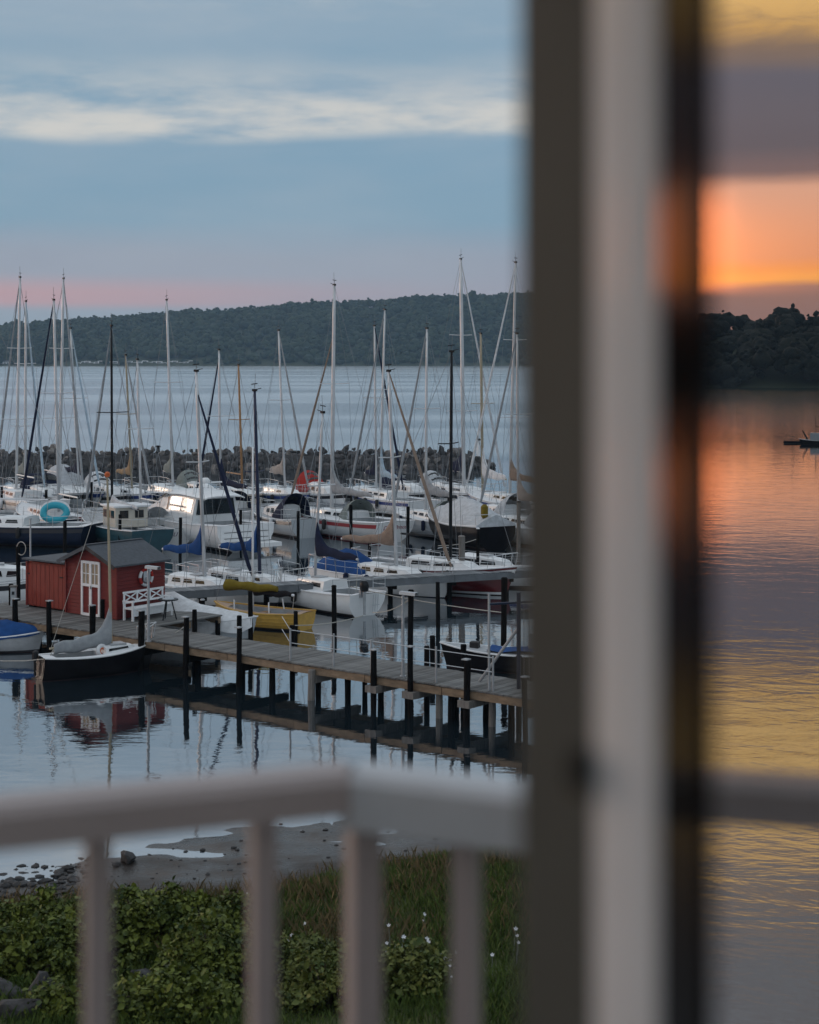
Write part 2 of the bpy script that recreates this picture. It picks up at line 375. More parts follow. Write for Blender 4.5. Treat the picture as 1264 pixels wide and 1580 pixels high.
ys = np.concatenate([np.arange(-60,20,2.0), np.arange(20,44,0.22), np.arange(44,60,0.8)])
gx, gy = np.meshgrid(xs, ys); P = np.stack([gx.ravel(), gy.ravel()], 1)
z, d, flat = land_z(P)
nz = vnoise(P, 0.45, 3.3, 4); nf = vnoise(P, 2.1, 9.1, 2)
onflat = np.exp(-((d-flat*0.4)/(flat*0.5+0.2))**2)
nm = vnoise(P*np.array([0.35,1.0]), 1.1, 21.7, 4)
z = z + onflat*(nz*0.06 + nm*0.075 - 0.05) + np.where(d > flat, nz*0.08 + nf*0.03, 0)
z = np.where(d < -9, -1.2, z)
keep = (d > -10)
ny, nx = gx.shape; idx = np.arange(nx*ny).reshape(ny, nx)
quads = np.stack([idx[:-1,:-1], idx[:-1,1:], idx[1:,1:], idx[1:,:-1]], -1).reshape(-1, 4)
quads = quads[keep[quads].all(1)]
used = np.unique(quads); remap = np.full(nx*ny, -1); remap[used] = np.arange(len(used))
def ground_material():
    m = bpy.data.materials.new('shore_ground'); m.use_nodes = True
    t = NT(m.node_tree); b = t.n['Principled BSDF']
    pos = t.node('ShaderNodeNewGeometry').outputs['Position']
    Z = t.node('ShaderNodeSeparateXYZ', i_0=pos).outputs[2]
    n = t.noise(pos, 1.3, 6, 0.65); nb = t.noise(pos, 9.0, 4, 0.6)
    zz = t.math('MULTIPLY_ADD', t.math('SUBTRACT', n, 0.5), 0.16, Z)
    mud = t.ramp(n, [(0.3, (0.014,0.012,0.011,1)), (0.5, (0.032,0.027,0.024,1)), (0.72, (0.085,0.07,0.06,1))])
    sand = t.ramp(nb, [(0.35, (0.10,0.085,0.07,1)), (0.7, (0.26,0.22,0.18,1))])
    turf = t.ramp(n, [(0.3, (0.035,0.05,0.014,1)), (0.55, (0.06,0.075,0.022,1)), (0.75, (0.11,0.09,0.045,1))])
    c = t.mix(t.smooth(zz, 0.19, 0.24), mud, sand); c = t.mix(t.smooth(zz, 0.25, 0.30), c, turf)
    t.put(b.inputs['Base Color'], c)
    t.put(b.inputs['Roughness'], t.math('ADD', t.math('MULTIPLY', t.smooth(zz, 0.0, 0.2), 0.6), t.math('MULTIPLY_ADD', n, 0.7, -0.05)))
    bn = t.node('ShaderNodeBump'); bn.inputs['Strength'].default_value = 0.6; bn.inputs['Distance'].default_value = 0.05
    t.put(bn.inputs['Height'], nb); t.put(b.inputs['Normal'], bn.outputs[0])
    return m
me = bpy.data.meshes.new('ground')
me.from_pydata([tuple(v) for v in np.column_stack([P[used], z[used]])], [], [tuple(q) for q in remap[quads]])
me.polygons.foreach_set('use_smooth', [True]*len(me.polygons)); me.materials.append(ground_material())
ground = link('ground', me); tag(ground, 'grassy bank falling to a wet mud flat at the water edge', 'ground', kind='structure')
zgrid = z.reshape(ny, nx)
def gz(x, y):
    i = np.clip(np.searchsorted(xs, x)-1, 0, nx-2); j = np.clip(np.searchsorted(ys, y)-1, 0, ny-2)
    fx = (x-xs[i])/(xs[i+1]-xs[i]); fy = (y-ys[j])/(ys[j+1]-ys[j])
    return zgrid[j,i]*(1-fx)*(1-fy)+zgrid[j,i+1]*fx*(1-fy)+zgrid[j+1,i]*(1-fx)*fy+zgrid[j+1,i+1]*fx*fy

# ------------------------------------------------------------------ wooded hills across the water
import bmesh
def ico(sub):
    bm = bmesh.new(); bmesh.ops.create_icosphere(bm, subdivisions=sub, radius=1.0)
    v = np.array([x.co[:] for x in bm.verts]); f = np.array([[q.index for q in p.verts] for p in bm.faces]); bm.free(); return v, f
IV2, IF2 = ico(2); IV3, IF3 = ico(3)
def canopy_mesh(name, centers, radii, m, V=IV2, Fc=IF2, squash=0.85, rough=0.38):
    variants = []
    for q in range(10):
        dsp = np.array([1 + rough*fbm(p[0]*1.7+q*7.3, p[1]*1.7, p[2]*1.7+q, 3) for p in V])
        variants.append(V*dsp[:, None]*np.array([1, 1, squash]))
    vs, fs, o = [], [], 0
    for i, (c, r) in enumerate(zip(centers, radii)):
        a = rng.uniform(0, 6.28); ca, sa = math.cos(a), math.sin(a); v = variants[i % 10]
        vs.append(np.column_stack([v[:,0]*ca-v[:,1]*sa, v[:,0]*sa+v[:,1]*ca, v[:,2]])*r + c); fs.append(Fc+o); o += len(V)
    vs = np.concatenate(vs); fs = np.concatenate(fs)
    me = bpy.data.meshes.new(name); me.vertices.add(len(vs)); me.vertices.foreach_set('co', vs.ravel())
    me.loops.add(fs.size); me.loops.foreach_set('vertex_index', fs.ravel().astype(np.int32))
    me.polygons.add(len(fs)); me.polygons.foreach_set('loop_start', np.arange(0, fs.size, 3, dtype=np.int32)); me.polygons.foreach_set('loop_total', np.full(len(fs), 3, np.int32))
    me.update(calc_edges=True); me.validate(); me.materials.append(m); return me
def leaf_mat(name, c0, c1, scale, bump=0.0, dist=1.0):
    m = bpy.data.materials.new(name); m.use_nodes = True
    t = NT(m.node_tree); b = t.n['Principled BSDF']
    pos = t.node('ShaderNodeNewGeometry').outputs['Position']
    n = t.math('ADD', t.math('MULTIPLY', t.noise(pos, scale, 5, 0.65), 0.7), t.math('MULTIPLY', t.node('ShaderNodeNewGeometry').outputs['Random Per Island'], 0.3))
    t.put(b.inputs['Base Color'], t.ramp(n, [(0.3, c0+W), (0.7, c1+W)])); b.inputs['Roughness'].default_value = 0.75
    b.inputs['Specular IOR Level'].default_value = 0.25
    if bump:
        bn = t.node('ShaderNodeBump'); bn.inputs['Strength'].default_value = bump; bn.inputs['Distance'].default_value = dist
        t.put(bn.inputs['Height'], t.noise(pos, scale*6, 4, 0.7)); t.put(b.inputs['Normal'], bn.outputs[0])
    return m
IV1, IF1 = ico(1)
def sprays(centers, radii, n, r0, r1):
    c = np.array(centers); r = np.array(radii); k = rng.integers(0, len(c), n); u = rng.normal(size=(n,3)); u[:,2] = np.abs(u[:,2])*0.9; u /= np.linalg.norm(u, axis=1)[:, None]
    return c[k]+u*r[k][:, None]*rng.uniform(0.75, 1.2, (n,1)), rng.uniform(r0, r1, n)
wood_m = leaf_mat('far_wood', (0.008,0.021,0.013), (0.034,0.052,0.022), 0.012, 1.0, 3.0)
hill_m = leaf_mat('hill_soil', (0.03,0.04,0.02), (0.05,0.06,0.03), 0.05)
RX = [-2600,-900,-300,0,100,250,330,400,450,520,600,650,700,760,800,1000,1300,1800,2600]
RY = [540,520,508,499,491,481,476,472,466,464,460,455,454,454,450,446,450,470,500]
SH_Y, RDG_Y = 2000.0, 2280.0
def far_hill(X, Y):
    px = CX + X/RDG_Y*F
    top = H - (np.interp(px, RX, RY) - HZ)/F*RDG_Y - 11.0
    s = np.clip((Y-SH_Y)/(RDG_Y-SH_Y), 0, 1); prof = 0.04*np.minimum(s*12, 1) + 0.96*np.clip((s-0.08)/0.92, 0, 1)**0.8
    return np.maximum(top*prof, 0.3*np.minimum(1, s*20))
hx = np.arange(-2300, 1900, 40.0); hy = np.concatenate([[SH_Y-6], np.arange(SH_Y, RDG_Y+1, 35), [RDG_Y+60, RDG_Y+220]])
rows = [[(x, y, float(far_hill(np.array(x), np.array(y))) if y >= SH_Y else -0.8) for x in hx] for y in hy]
hill = MB().grid(rows).build('hill', hill_m, smooth=True); tag(hill, 'long wooded hill across the fjord', 'hill', kind='structure')
cs_, rs_ = [], []
for i in range(9500):
    x = rng.uniform(-1500, 900); y = SH_Y + 8 + (RDG_Y-SH_Y+15)*rng.uniform(0, 1)**1.0
    if -430 < x < -220 and y < SH_Y+34 and rng.random() < 0.85: continue
    r = rng.uniform(3.2, 6.8); hz = float(far_hill(np.array(x), np.array(y)))
    cs_.append((x, y, hz + r*0.55 + rng.uniform(0, 3))); rs_.append(r)
for i in range(700):
    x = -1500 + 2400*(i+rng.uniform(0, 1))/700; y = RDG_Y + rng.uniform(-12, 6); r = rng.uniform(3.2, 6.5)
    cs_.append((x, y, float(far_hill(np.array(x), np.array(y))) + r*0.5 + rng.uniform(1, 4))); rs_.append(r)
sc_, sr_ = sprays(cs_, rs_, 30000, 1.1, 3.0)
sp_me = canopy_mesh('far_sprays', sc_, sr_, wood_m, IV1, IF1, 0.8, 0.6); tag(link('far_wood_sprays', sp_me), 'uneven leafy crowns of the wood across the water', 'wood', kind='stuff')
fo = link('far_wood', canopy_mesh('far_wood', cs_, rs_, wood_m)); tag(fo, 'dense dark wood covering the hill across the water', 'wood', kind='stuff')
# one tall tree standing out above the ridge
tp = at(729, 461, RDG_Y-4); tr = thing('ridge_tree', 'single tall round tree rising above the hill ridge', 'tree', (tp.x, tp.y, tp.z-14))
MB().tube([(0,0,0),(0.3,0,12),(0,0,20)], [1.0,0.7,0.4], 7).build('trunk', 'bark', tr)
link('crown', canopy_mesh('crown', [(0,0,18.5),(-3,0,16),(3.2,1,16.5),(1,-1,22),(-1.8,0.5,20.5)], [6.2,4.5,4.3,4.4,4.2], wood_m), tr)
# second shore, left of the camera (seen mirrored in the door pane)
def left_hill(X, Y):
    s = np.clip((-X-590)/110, 0, 1); return (15+5*np.sin(Y*0.011+0.6)+2.5*np.sin(Y*0.05))*s**0.7
lx = [-586,-590,-605,-630,-660,-700,-760,-900]; ly = np.arange(-320, 420, 20.0)
lh = MB().grid([[(x, y, float(left_hill(np.array(x), np.array(y))) if x < -589 else -0.8) for y in ly] for x in lx]).build('wooded_shore', hill_m, smooth=True)
tag(lh, 'low wooded shore beneath the sunset, mirrored in the door pane', 'hill', kind='structure')
cs_, rs_ = [], []
for i in range(4200):
    y = rng.uniform(-300, 400); x = -592 - 115*rng.random()**1.3
    r = rng.uniform(1.6, 4.0); cs_.append((x, y, float(left_hill(np.array(x), np.array(y))) + r*0.6 + rng.uniform(0, 5.0) + 3.0*math.sin(y*0.13)*math.sin(y*0.05))); rs_.append(r)
shore_m = leaf_mat('shore_wood', (0.008,0.012,0.009), (0.020,0.024,0.016), 0.05, 1.0, 2.0)
sc_, sr_ = sprays(cs_, rs_, 16000, 0.5, 1.4); tag(link('shore_wood_sprays', canopy_mesh('shore_sprays', sc_, sr_, shore_m, IV1, IF1, 0.8, 0.6)), 'ragged leafy treetops on the sunset shore in the pane', 'wood', kind='stuff')
fo2 = link('shore_wood', canopy_mesh('shore_wood', cs_, rs_, shore_m)); fo2.data.polygons.foreach_set('use_smooth', [True]*len(fo2.data.polygons)); tag(fo2, 'dark wood along the sunset shore in the pane', 'wood', kind='stuff')

# white caravans along the foot of the far hill
cv = MB(); cv.box((0,0,1.6), (5.2,2.2,2.2)); cv.box((0,0,2.78), (4.6,2.0,0.16)); body_me = cv.mesh('body', 'paint_white')
wi_me = MB().box((0,-1.13,1.9), (3.2,0.05,0.7)).mesh('window', 'window_dark')
wh_me = MB().tube([(0,-1.0,0.45),(0,-0.8,0.45)], 0.42, 10).mesh('wheel', 'rubber')
cxs = [122,129,135,142,149,156,163,171,178,184,191,200,209,216,224,231,238,246,254,262,270,279,287,296]
for i, px in enumerate(cxs):
    Y = SH_Y + 14 + (i*7 % 9); X = (px-CX)/F*Y; zc = float(far_hill(np.array(X), np.array(Y)))
    c = thing('caravan', 'tiny white caravan in the row at the foot of the far hill', 'caravan', (X, Y, zc), 0.15*math.sin(i*2.1), 'caravans at the foot of the far hill')
    c.scale = (0.9+0.25*(i % 3),)*3
    link('body', body_me, c); link('window', wi_me, c); link('wheel', wh_me, c)
Y = SH_Y+16; X = (4-CX)/F*Y
hb = thing('shore_house', 'long low white house on the far shore at the left edge', 'house', (X, Y, float(far_hill(np.array(X), np.array(Y)))))
MB().box((0,0,1.8), (18,7,3.6)).build('wall', 'paint_white', hb)
MB().add([(-9.5,-4,3.6),(9.5,-4,3.6),(9.5,4,3.6),(-9.5,4,3.6),(-9,0,5.6),(9,0,5.6)], [(0,1,5,4),(2,3,4,5),(0,4,3),(1,2,5),(3,2,1,0)]).build('roof', 'roof_felt', hb)
for q in range(5): MB().box((-7+q*3.5,-3.53,2.0), (1.6,0.08,1.4)).build('window', 'window_dark', hb)

# ------------------------------------------------------------------ stone breakwater
bw = thing('breakwater', 'long rubble stone breakwater sheltering the marina', 'breakwater', (0,160,0))
rock_mes = []
for q in range(9):
    s3 = q*3.7; V = IV2.copy(); dd = np.array([0.8+0.5*fbm(p[0]*0.9+s3, p[1]*0.9, p[2]*0.9-s3, 2) for p in V])
    V = V*dd[:, None]
    for _ in range(5):                                            # chip flat faces
        nrm = rng.normal(size=3); nrm /= np.linalg.norm(nrm); hgt = V@nrm; lim = np.percentile(hgt, 82); V = V - np.outer(np.maximum(hgt-lim, 0), nrm)
    V *= rng.uniform(0.75, 1.2, 3)
    b = MB(); b.add(V, [tuple(f) for f in IF2]); rock_mes.append(b.mesh('rock', ('stone_a','stone_b','stone_c')[q % 3]))
NB = 300; cnt = 0; x0, x1 = -43.0, 8.2
core_rows = []
for i in range(53):
    x = -62 + 70.0*i/52; e = min(1, max(0.05, (8.2-x)/4.0)); core_rows.append([(x,-2.6*e,-0.6),(x,-1.0*e,1.15*e),(x,1.0*e,1.2*e),(x,3.0*e,-0.6)])
MB().grid(core_rows).build('core', 'stone_b', bw)
spots = []
for row, (dy, zz) in enumerate(((-2.1,0.02),(-1.5,0.42),(-0.95,0.85),(-0.3,1.3),(0.35,1.5))):
    n = 60
    for i in range(n): spots.append((x0 + (x1-x0)*(i+0.5*(row % 2)+rng.uniform(-0.3,0.3))/n, dy, zz))
for x, dy, zz in spots:
    e = min(1, max(0.2, (8.8-x)/4.5)); o = link('rock', rock_mes[int(rng.integers(9))], bw)
    sc = 0.24+0.42*rng.random()**1.6; o.location = (x, dy*e+rng.uniform(-0.2,0.2), zz*e+rng.uniform(-0.2,0.22)+0.12*math.sin(x*0.7)); o.scale = (sc*1.15, sc, sc*0.9)
    o.rotation_euler = tuple(rng.uniform(0, 6.28, 3))
rest = MB()
for i in range(520):
    x = rng.uniform(-62, 8) if i > 150 else rng.uniform(-62, -42); e = min(1, max(0.2, (8.8-x)/4.5)); v = IV2[:12]*0
    sc = rng.uniform(0.2, 0.5); dy = rng.uniform(-2.3, 2.0)
    zt = np.interp(dy, [-2.4,-1.0,1.0,2.6], [-0.1,1.1,1.2,0.0])*e; pts = IV2*(0.8+0.3*rng.random((len(IV2),1)))*sc + np.array((x, dy*e, zt))
    rest.add(pts, [tuple(f) for f in IF2])
o = rest.build('rubble', 'stone_a', bw); o['kind'] = 'stuff'
for px, hh in ((244,0.75),(738,1.4)):
    p = at(px, 700, 160); mk = thing('breakwater_marker', 'small dark marker post on the breakwater crest' if px == 244 else 'marker column at the right end of the breakwater', 'marker', (p.x, 160.0, 1.2))
    MB().tube([(0,0,-0.1),(0,0,hh)], [0.18,0.16], 10).build('post', 'pile_dark' if px == 244 else 'paint_white', mk)
    MB().tube([(0,0,hh),(0,0,hh+0.16)], [0.26,0.2], 10).build('cap', 'pile_dark', mk)

# ------------------------------------------------------------------ boats
def section(t, L, B, fb, ov, st, full=0.62):
    """half-beam, sheer height and fore-aft position along the hull, t = 0 stern .. 1 bow"""
    if t < 0.42: b = B/2*(full + (1-full)*math.sin(t/0.42*math.pi/2))
    else: b = B/2*max(0.012, 1-((t-0.42)/0.58)**2.3)
    s = fb*(1 + 0.34*max(0, (t-0.4)/0.6)**2 + 0.10*max(0, (0.4-t)/0.4)**2)
    return b, s
def hull_pt(t, u, L, B, fb, ov, st, full, side, off=0.0, keel=0.35):
    b, s = section(t, L, B, fb, ov, st, full)
    z = -keel + (s+keel)*u
    y = (b+off)*min(1.0, (0.12+0.88*math.sin(min(1, u*1.25)*math.pi/2))) if t < 0.97 else (b+off)*(0.4+0.6*u)
    x = -L/2 + L*t - ov*(t**5)*(1-u)*1.0 + st*((1-t)**6)*(1-u) + off*(t**6)*1.5
    return Vector((x, y*side, z))
TS = [0,0.06,0.13,0.22,0.32,0.42,0.52,0.62,0.71,0.79,0.86,0.92,0.97,1.0]
def u_at(t, zrel, L, B, fb, ov, st, full, keel=0.35):
    b, s = section(t, L, B, fb, ov, st, full); return (zrel*s+keel)/(s+keel)
class Hull:
    def __init__(s, L, B, fb, ov=0.9, st=0.5, full=0.62): s.a = (L, B, fb, ov, st, full); s.L, s.B, s.fb = L, B, fb
    def p(s, t, u, side=1, off=0.0): return hull_pt(t, u, *s.a, side, off)
    def sheer(s, t): return section(t, *s.a)[1]
    def half(s, t): return section(t, *s.a)[0]
    def build(s, root, hm, dm, stripe=None, boot='stripe_dark', tm=None, cockpit=(0.05,0.34), name=None, rubbing=True, foul='antifoul'):
        us = [0,0.12,0.25,0.4,0.55,0.7,0.85,1.0]
        h = MB()
        for sd in (1, -1):
            rows = [[s.p(t, u, sd) for u in us] for t in TS]
            h.grid(rows if sd < 0 else [r[::-1] for r in rows])
        hull = h.build('hull', hm, root, smooth=True)
        tr = MB(); ring = [s.p(0, u, 1) for u in us]+[s.p(0, u, -1) for u in us[::-1]]
        tr.add(ring, [tuple(range(len(ring)))]); tr.build('transom', tm or hm, root)
        def band(nm, z0, z1, m, off):
            bb = MB()
            for sd in (1, -1):
                rows = [[s.p(t, u_at(t, z, *s.a), sd, off) for z in (z0, z1)] for t in TS]
                bb.grid(rows if sd < 0 else [r[::-1] for r in rows])
            return bb.build(nm, m, root, smooth=True)
        if stripe: band('sheer_stripe', 0.72, 0.90, stripe, 0.008)
        if boot: band('boot_stripe', 0.03, 0.12, boot, 0.006)
        band('bottom', -0.28, 0.03, foul, 0.007)
        # deck with an open cockpit well
        dk = MB(); c0, c1 = cockpit
        tt = sorted(set(TS+[c0, c1])); cam_ = 0.05
        def dp(t, f): return Vector((-s.L/2+s.L*t, s.half(t)*f, s.sheer(t)-0.02+cam_*(1-f*f)))
        for a, b_ in zip(tt[:-1], tt[1:]):
            if a >= c0-1e-6 and b_ <= c1+1e-6 and c1 > c0:
                dk.grid([[dp(a,-0.99),dp(a,-0.62)],[dp(b_,-0.99),dp(b_,-0.62)]]); dk.grid([[dp(a,0.62),dp(a,0.99)],[dp(b_,0.62),dp(b_,0.99)]])
            else:
                dk.grid([[dp(a,f) for f in (-0.99,-0.5,0,0.5,0.99)],[dp(b_,f) for f in (-0.99,-0.5,0,0.5,0.99)]])
        dk.build('deck', dm, root)
        if c1 > c0:
            w_ = MB(); t4 = [c0, (c0+c1)/2, c1]; dep = 0.38
            for a, b_ in zip(t4[:-1], t4[1:]):
                for f in (0.62, -0.62):
                    q = [dp(a,f), dp(b_,f), dp(b_,f)-Vector((0,0,dep)), dp(a,f)-Vector((0,0,dep))]; w_.add(q, [(0,1,2,3)])
                w_.add([dp(a,-0.62)-Vector((0,0,dep)), dp(b_,-0.62)-Vector((0,0,dep)), dp(b_,0.62)-Vector((0,0,dep)), dp(a,0.62)-Vector((0,0,dep))], [(0,1,2,3)])
            for t in (c0, c1):
                w_.add([dp(t,-0.62), dp(t,0.62), dp(t,0.62)-Vector((0,0,dep)), dp(t,-0.62)-Vector((0,0,dep))], [(0,1,2,3)])
            w_.build('cockpit', 'deck_grey', root)
        if rubbing:
            rb = MB()
            for sd in (1, -1): rb.tube([s.p(t, 1.0, sd, 0.01) for t in TS], 0.03, 5)
            rb.build('toe_rail', rubbing if isinstance(rubbing, str) else 'deck_white', root)
        if name:
            me = text_mesh(name[0], name[1], name[2]); o = link('boat_name', me, root)
            c = (s.p(0, 0.78, 1)+s.p(0, 0.78, -1))/2
            slope = (s.p(0, 1, 1)-s.p(0, 0, 1)); tilt = math.atan2(slope.x, slope.z)
            o.location = c + Vector((-0.02, 0, 0)); o.rotation_euler = (R(90)-0, 0, R(-90)); o.rotation_euler = (Matrix.Rotation(tilt, 3, 'Y') @ Matrix.Rotation(R(-90), 3, 'Z') @ Matrix.Rotation(R(90), 3, 'X')).to_euler()
        return hull
def cabin(root, hl, t0=0.36, t1=0.74, hgt=0.42, m='gelcoat_white', wins=3, wm='window_dark', wfrac=0.6):
    n = 8; rows = []
    for i in range(n+1):
        t = t0+(t1-t0)*i/n; k = i/n; hh = hgt*(1-0.55*k**2.2) if i < n else 0.04
        x = -hl.L/2+hl.L*t; b = hl.half(t)*wfrac*(1-0.25*k); z = hl.sheer(t)
        rows.append([(x,-b,z),(x,-b*0.86,z+hh*0.86),(x,-b*0.4,z+hh),(x,b*0.4,z+hh),(x,b*0.86,z+hh*0.86),(x,b,z)])
    c = MB(); c.grid(rows); c.add(rows[0], [(0,1,2,3,4,5)]); c.add(rows[-1], [(5,4,3,2,1,0)])
    cb = c.build('cabin', m, root)
    def wp(k, v, sd):
        t = t0+(t1-t0)*k; hh = hgt*(1-0.55*k**2.2); x = -hl.L/2+hl.L*t; b = hl.half(t)*wfrac*(1-0.25*k); z = hl.sheer(t)
        return Vector((x, sd*(b*(1-0.14*v)+0.012), z+hh*0.86*v))
    for sd in (1, -1):
        for q in range(wins):
            k0 = 0.08+0.72*q/wins; k1 = k0+0.72/wins-0.05
            MB().add([wp(k0,0.36,sd), wp(k1,0.36,sd), wp(k1-0.02,0.80,sd), wp(k0+0.02,0.80,sd)], [(0,1,2,3)]).build('window', wm, cb)
    # hatch and grab rail on the roof
    t = t0+(t1-t0)*0.45; MB().box((-hl.L/2+hl.L*t, 0, hl.sheer(t)+hgt*0.93), (0.55,0.5,0.07)).build('hatch', 'deck_grey', cb)
    return cb
def sprayhood(root, hl, t, hgt, m, w_=0.62, ln=1.1, win=True, z0=0.0):
    rows = []
    for i in range(6):
        k = i/5; x = -hl.L/2+hl.L*t-0.25+ln*k; hh = hgt*(1-0.75*k**2.0); b = hl.half(t)*w_; z = hl.sheer(t)+z0
        rows.append([(x+0.1*math.sin(a), b*math.cos(a)*(1-0.08*k), z+hh*max(0, math.sin(a))**0.7) for a in [math.pi*j/10 for j in range(11)]])
    o = MB().grid(rows).build('sprayhood', m, root, smooth=True)
    if win:
        q = [Vector(rows[3][j])*0.5+Vector(rows[4][j])*0.5+Vector((0.02,0,0.02)) for j in (3,4,5,6,7)]; q2 = [Vector(rows[1][j])*0.3+Vector(rows[2][j])*0.7+Vector((0.01,0,0.025)) for j in (3,4,5,6,7)]
        MB().grid([q, q2]).build('window', 'window_dark', o)
    return o
def sail_cover(root, base, aft, m, rise=1.0, hgt=0.34, wd=0.13, name='sail_cover', tp=0.55, low=0.12):
    """canvas over a sail flaked on the boom: swoops up at the mast and thins toward the boom end"""
    base, aft = Vector(base), Vector(aft); n = 12; rows = []; d = (aft-base); side = Vector((-d.y, d.x, 0)).normalized(); up = Vector((0,0,1))
    for i in range(n+1):
        k = i/n; p = base + d*k
        top = hgt*(1-tp*k) + rise*math.exp(-k*9) + 0.03*math.sin(k*17)
        bot = -low - 0.04*math.sin(k*11+1); ww = wd*(1-0.5*k)*(1+0.12*math.sin(k*23))
        row = []
        for j in range(10):
            a = 2*math.pi*j/10; cz = (top+bot)/2; hz = (top-bot)/2
            row.append(p + side*(math.cos(a)*ww*(1-0.55*max(0, math.sin(a))*(0.4+0.6*math.exp(-k*6)))) + up*(cz+hz*math.sin(a)))
        rows.append(row)
    b = MB().grid(rows, True); b.add(rows[0], [tuple(range(9,-1,-1))]); b.add(rows[-1], [tuple(range(10))])
    return b.build(name, m, root, smooth=True)
def rig(root, hl, mb, top, mm='alu', boomL=None, cover=None, jib=None, spread=1, mr=0.07, fractional=1.0, boom_h=1.05, stays=True, rise=1.0, masthead=True, boom_up=0.0, jib_r=0.075, hgt=0.34, wire_r=0.011):
    mb, top = Vector(mb), Vector(top); ax = top-mb; hl_ = ax.length
    P_ = lambda k: mb+ax*k
    mst = MB().tube([P_(0), P_(0.5), P_(0.85), P_(1)], [mr, mr, mr*0.9, mr*0.7], 8).build('mast', mm, root, smooth=True)
    if masthead:
        MB().tube([top, top+Vector((0.05,0,0.75))], 0.012, 4).build('antenna', 'wire', mst)
        v = MB(); v.tube([top+Vector((0.0,0,0.05)), top+Vector((0.38,0.0,0.12))], 0.016, 4); v.tube([top+Vector((-0.2,0.0,0.28)), top+Vector((0.16,0,0.32))], 0.022, 4); v.tube([top+Vector((0.0,0,0)), top+Vector((0,0,0.3))], 0.012, 4)
        v.box(top+Vector((0,0,0.03)), (0.2,0.12,0.1)); v.build('wind_vane', 'alu_dark', mst)
    if boomL:
        b0 = mb + ax.normalized()*boom_h; b1 = b0 + Vector((-boomL, 0, boom_up)); b0b = b0
        MB().tube([b0, b1], 0.05, 7).build('boom', mm, root)
        if cover: sail_cover(root, b0+Vector((-0.08,0,0.02)), b1+Vector((0.1,0,0.02)), cover, rise, hgt)
        MB().tube([b1, (b1.x+0.1, 0, hl.sheer(0.15)-0.2)], 0.014, 4).build('mainsheet', 'rope', root)
    bow = Vector((hl.L/2-0.05, 0, hl.sheer(1.0))); stern = Vector((-hl.L/2+0.1, 0, hl.sheer(0)))
    tj = P_(fractional)
    if jib: MB().tube([bow+Vector((-0.1,0,0.35)), bow.lerp(tj, 0.1), bow.lerp(tj, 0.5), bow.lerp(tj, 0.93), tj], [jib_r*0.6, jib_r*1.15, jib_r, jib_r*0.55, 0.02], 7).build('furled_jib', jib, root)
    else: MB().tube([bow, tj], wire_r, 4).build('forestay', 'wire', root)
    if stays:
        MB().tube([stern, top], wire_r, 4).build('backstay', 'wire', root)
        tm_ = (mb.x+hl.L/2)/hl.L; half = hl.half(min(0.9, max(0.1, tm_)))*0.93; zs = hl.sheer(tm_)
        for lev in range(spread):
            k = (lev+1)/(spread+1)+(0.06 if spread == 1 else 0.0); c = P_(k); sp_w = half*(0.72-0.18*lev)
            MB().tube([c+Vector((-0.15,-sp_w,0.03)), c, c+Vector((-0.15,sp_w,0.03))], 0.028, 5).build('spreader', mm, root)
        for sd in (1, -1):
            k1 = (1)/(spread+1)+(0.06 if spread == 1 else 0.0)
            pts = [Vector((mb.x-0.12, sd*half, zs))]+[P_((lev+1)/(spread+1)+(0.06 if spread == 1 else 0))+Vector((-0.15, sd*half*(0.72-0.18*lev), 0.03)) for lev in range(spread)]+[P_(0.97)]
            MB().tube(pts, wire_r, 4).build('shroud', 'wire', root)
            MB().tube([Vector((mb.x-0.35, sd*half, zs)), P_(k1-0.01)], wire_r, 4).build('lower_shroud', 'wire', root)
    return mst
def rails(root, hl, stern=True, life=True, bow=True):
    if bow:
        b = MB(); z = 0.55; tip = Vector((hl.L/2+0.02,0,hl.sheer(1)+z+0.05))
        for sd in (1, -1):
            a0 = hl.p(0.86,1,sd); a1 = hl.p(0.94,1,sd); b.tube([a0, a0+Vector((0.05,0,z)), a1+Vector((0.05,0,z+0.03)), tip], 0.018, 5); b.tube([a1, a1+Vector((0.08,0,z+0.02))], 0.016, 5)
        b.tube([tip, (hl.L/2-0.1,0,hl.sheer(1))], 0.016, 5); b.build('pulpit', 'steel', root)
    if stern:
        b = MB(); z = 0.6
        for sd in (1, -1):
            a0 = hl.p(0.16,1,sd); a1 = hl.p(0.01,1,sd); mid = hl.p(0.01,1,sd); mid.y *= 0.35
            b.tube([a0, a0+Vector((0,0,z)), a1+Vector((0,0,z)), mid+Vector((0,0,z))], 0.018, 5); b.tube([a1, a1+Vector((0,0,z))], 0.016, 5); b.tube([a0+Vector((0,0,z*0.5)), a1+Vector((0,0,z*0.5))], 0.012, 4)
        b.build('stern_rail', 'steel', root)
    if life:
        for sd in (1, -1):
            b = MB(); ts = (0.16,0.32,0.48,0.64,0.78,0.88)
            for t in ts[1:-1]: q = hl.p(t,0.99,sd); b.tube([q, q+Vector((0,0,0.56))], 0.013, 4)
            for hz in (0.55, 0.3): b.tube([hl.p(t,1,sd)+Vector((0,0,hz)) for t in ts], 0.006, 4)
            b.build('lifeline', 'steel', root)
def fenders(root, hl, ts, m, side):
    for t in ts:
        q = hl.p(t, 0.8, side, 0.12); b = MB(); b.tube([q+Vector((0,0,0.3)), q+Vector((0,0,0.24)), q+Vector((0,0,-0.24)), q+Vector((0,0,-0.3))], [0.05,0.12,0.12,0.05], 8)
        b.tube([q+Vector((0,0,0.3)), hl.p(t,1,side)], 0.012, 4); b.build('fender', m, root, smooth=True)
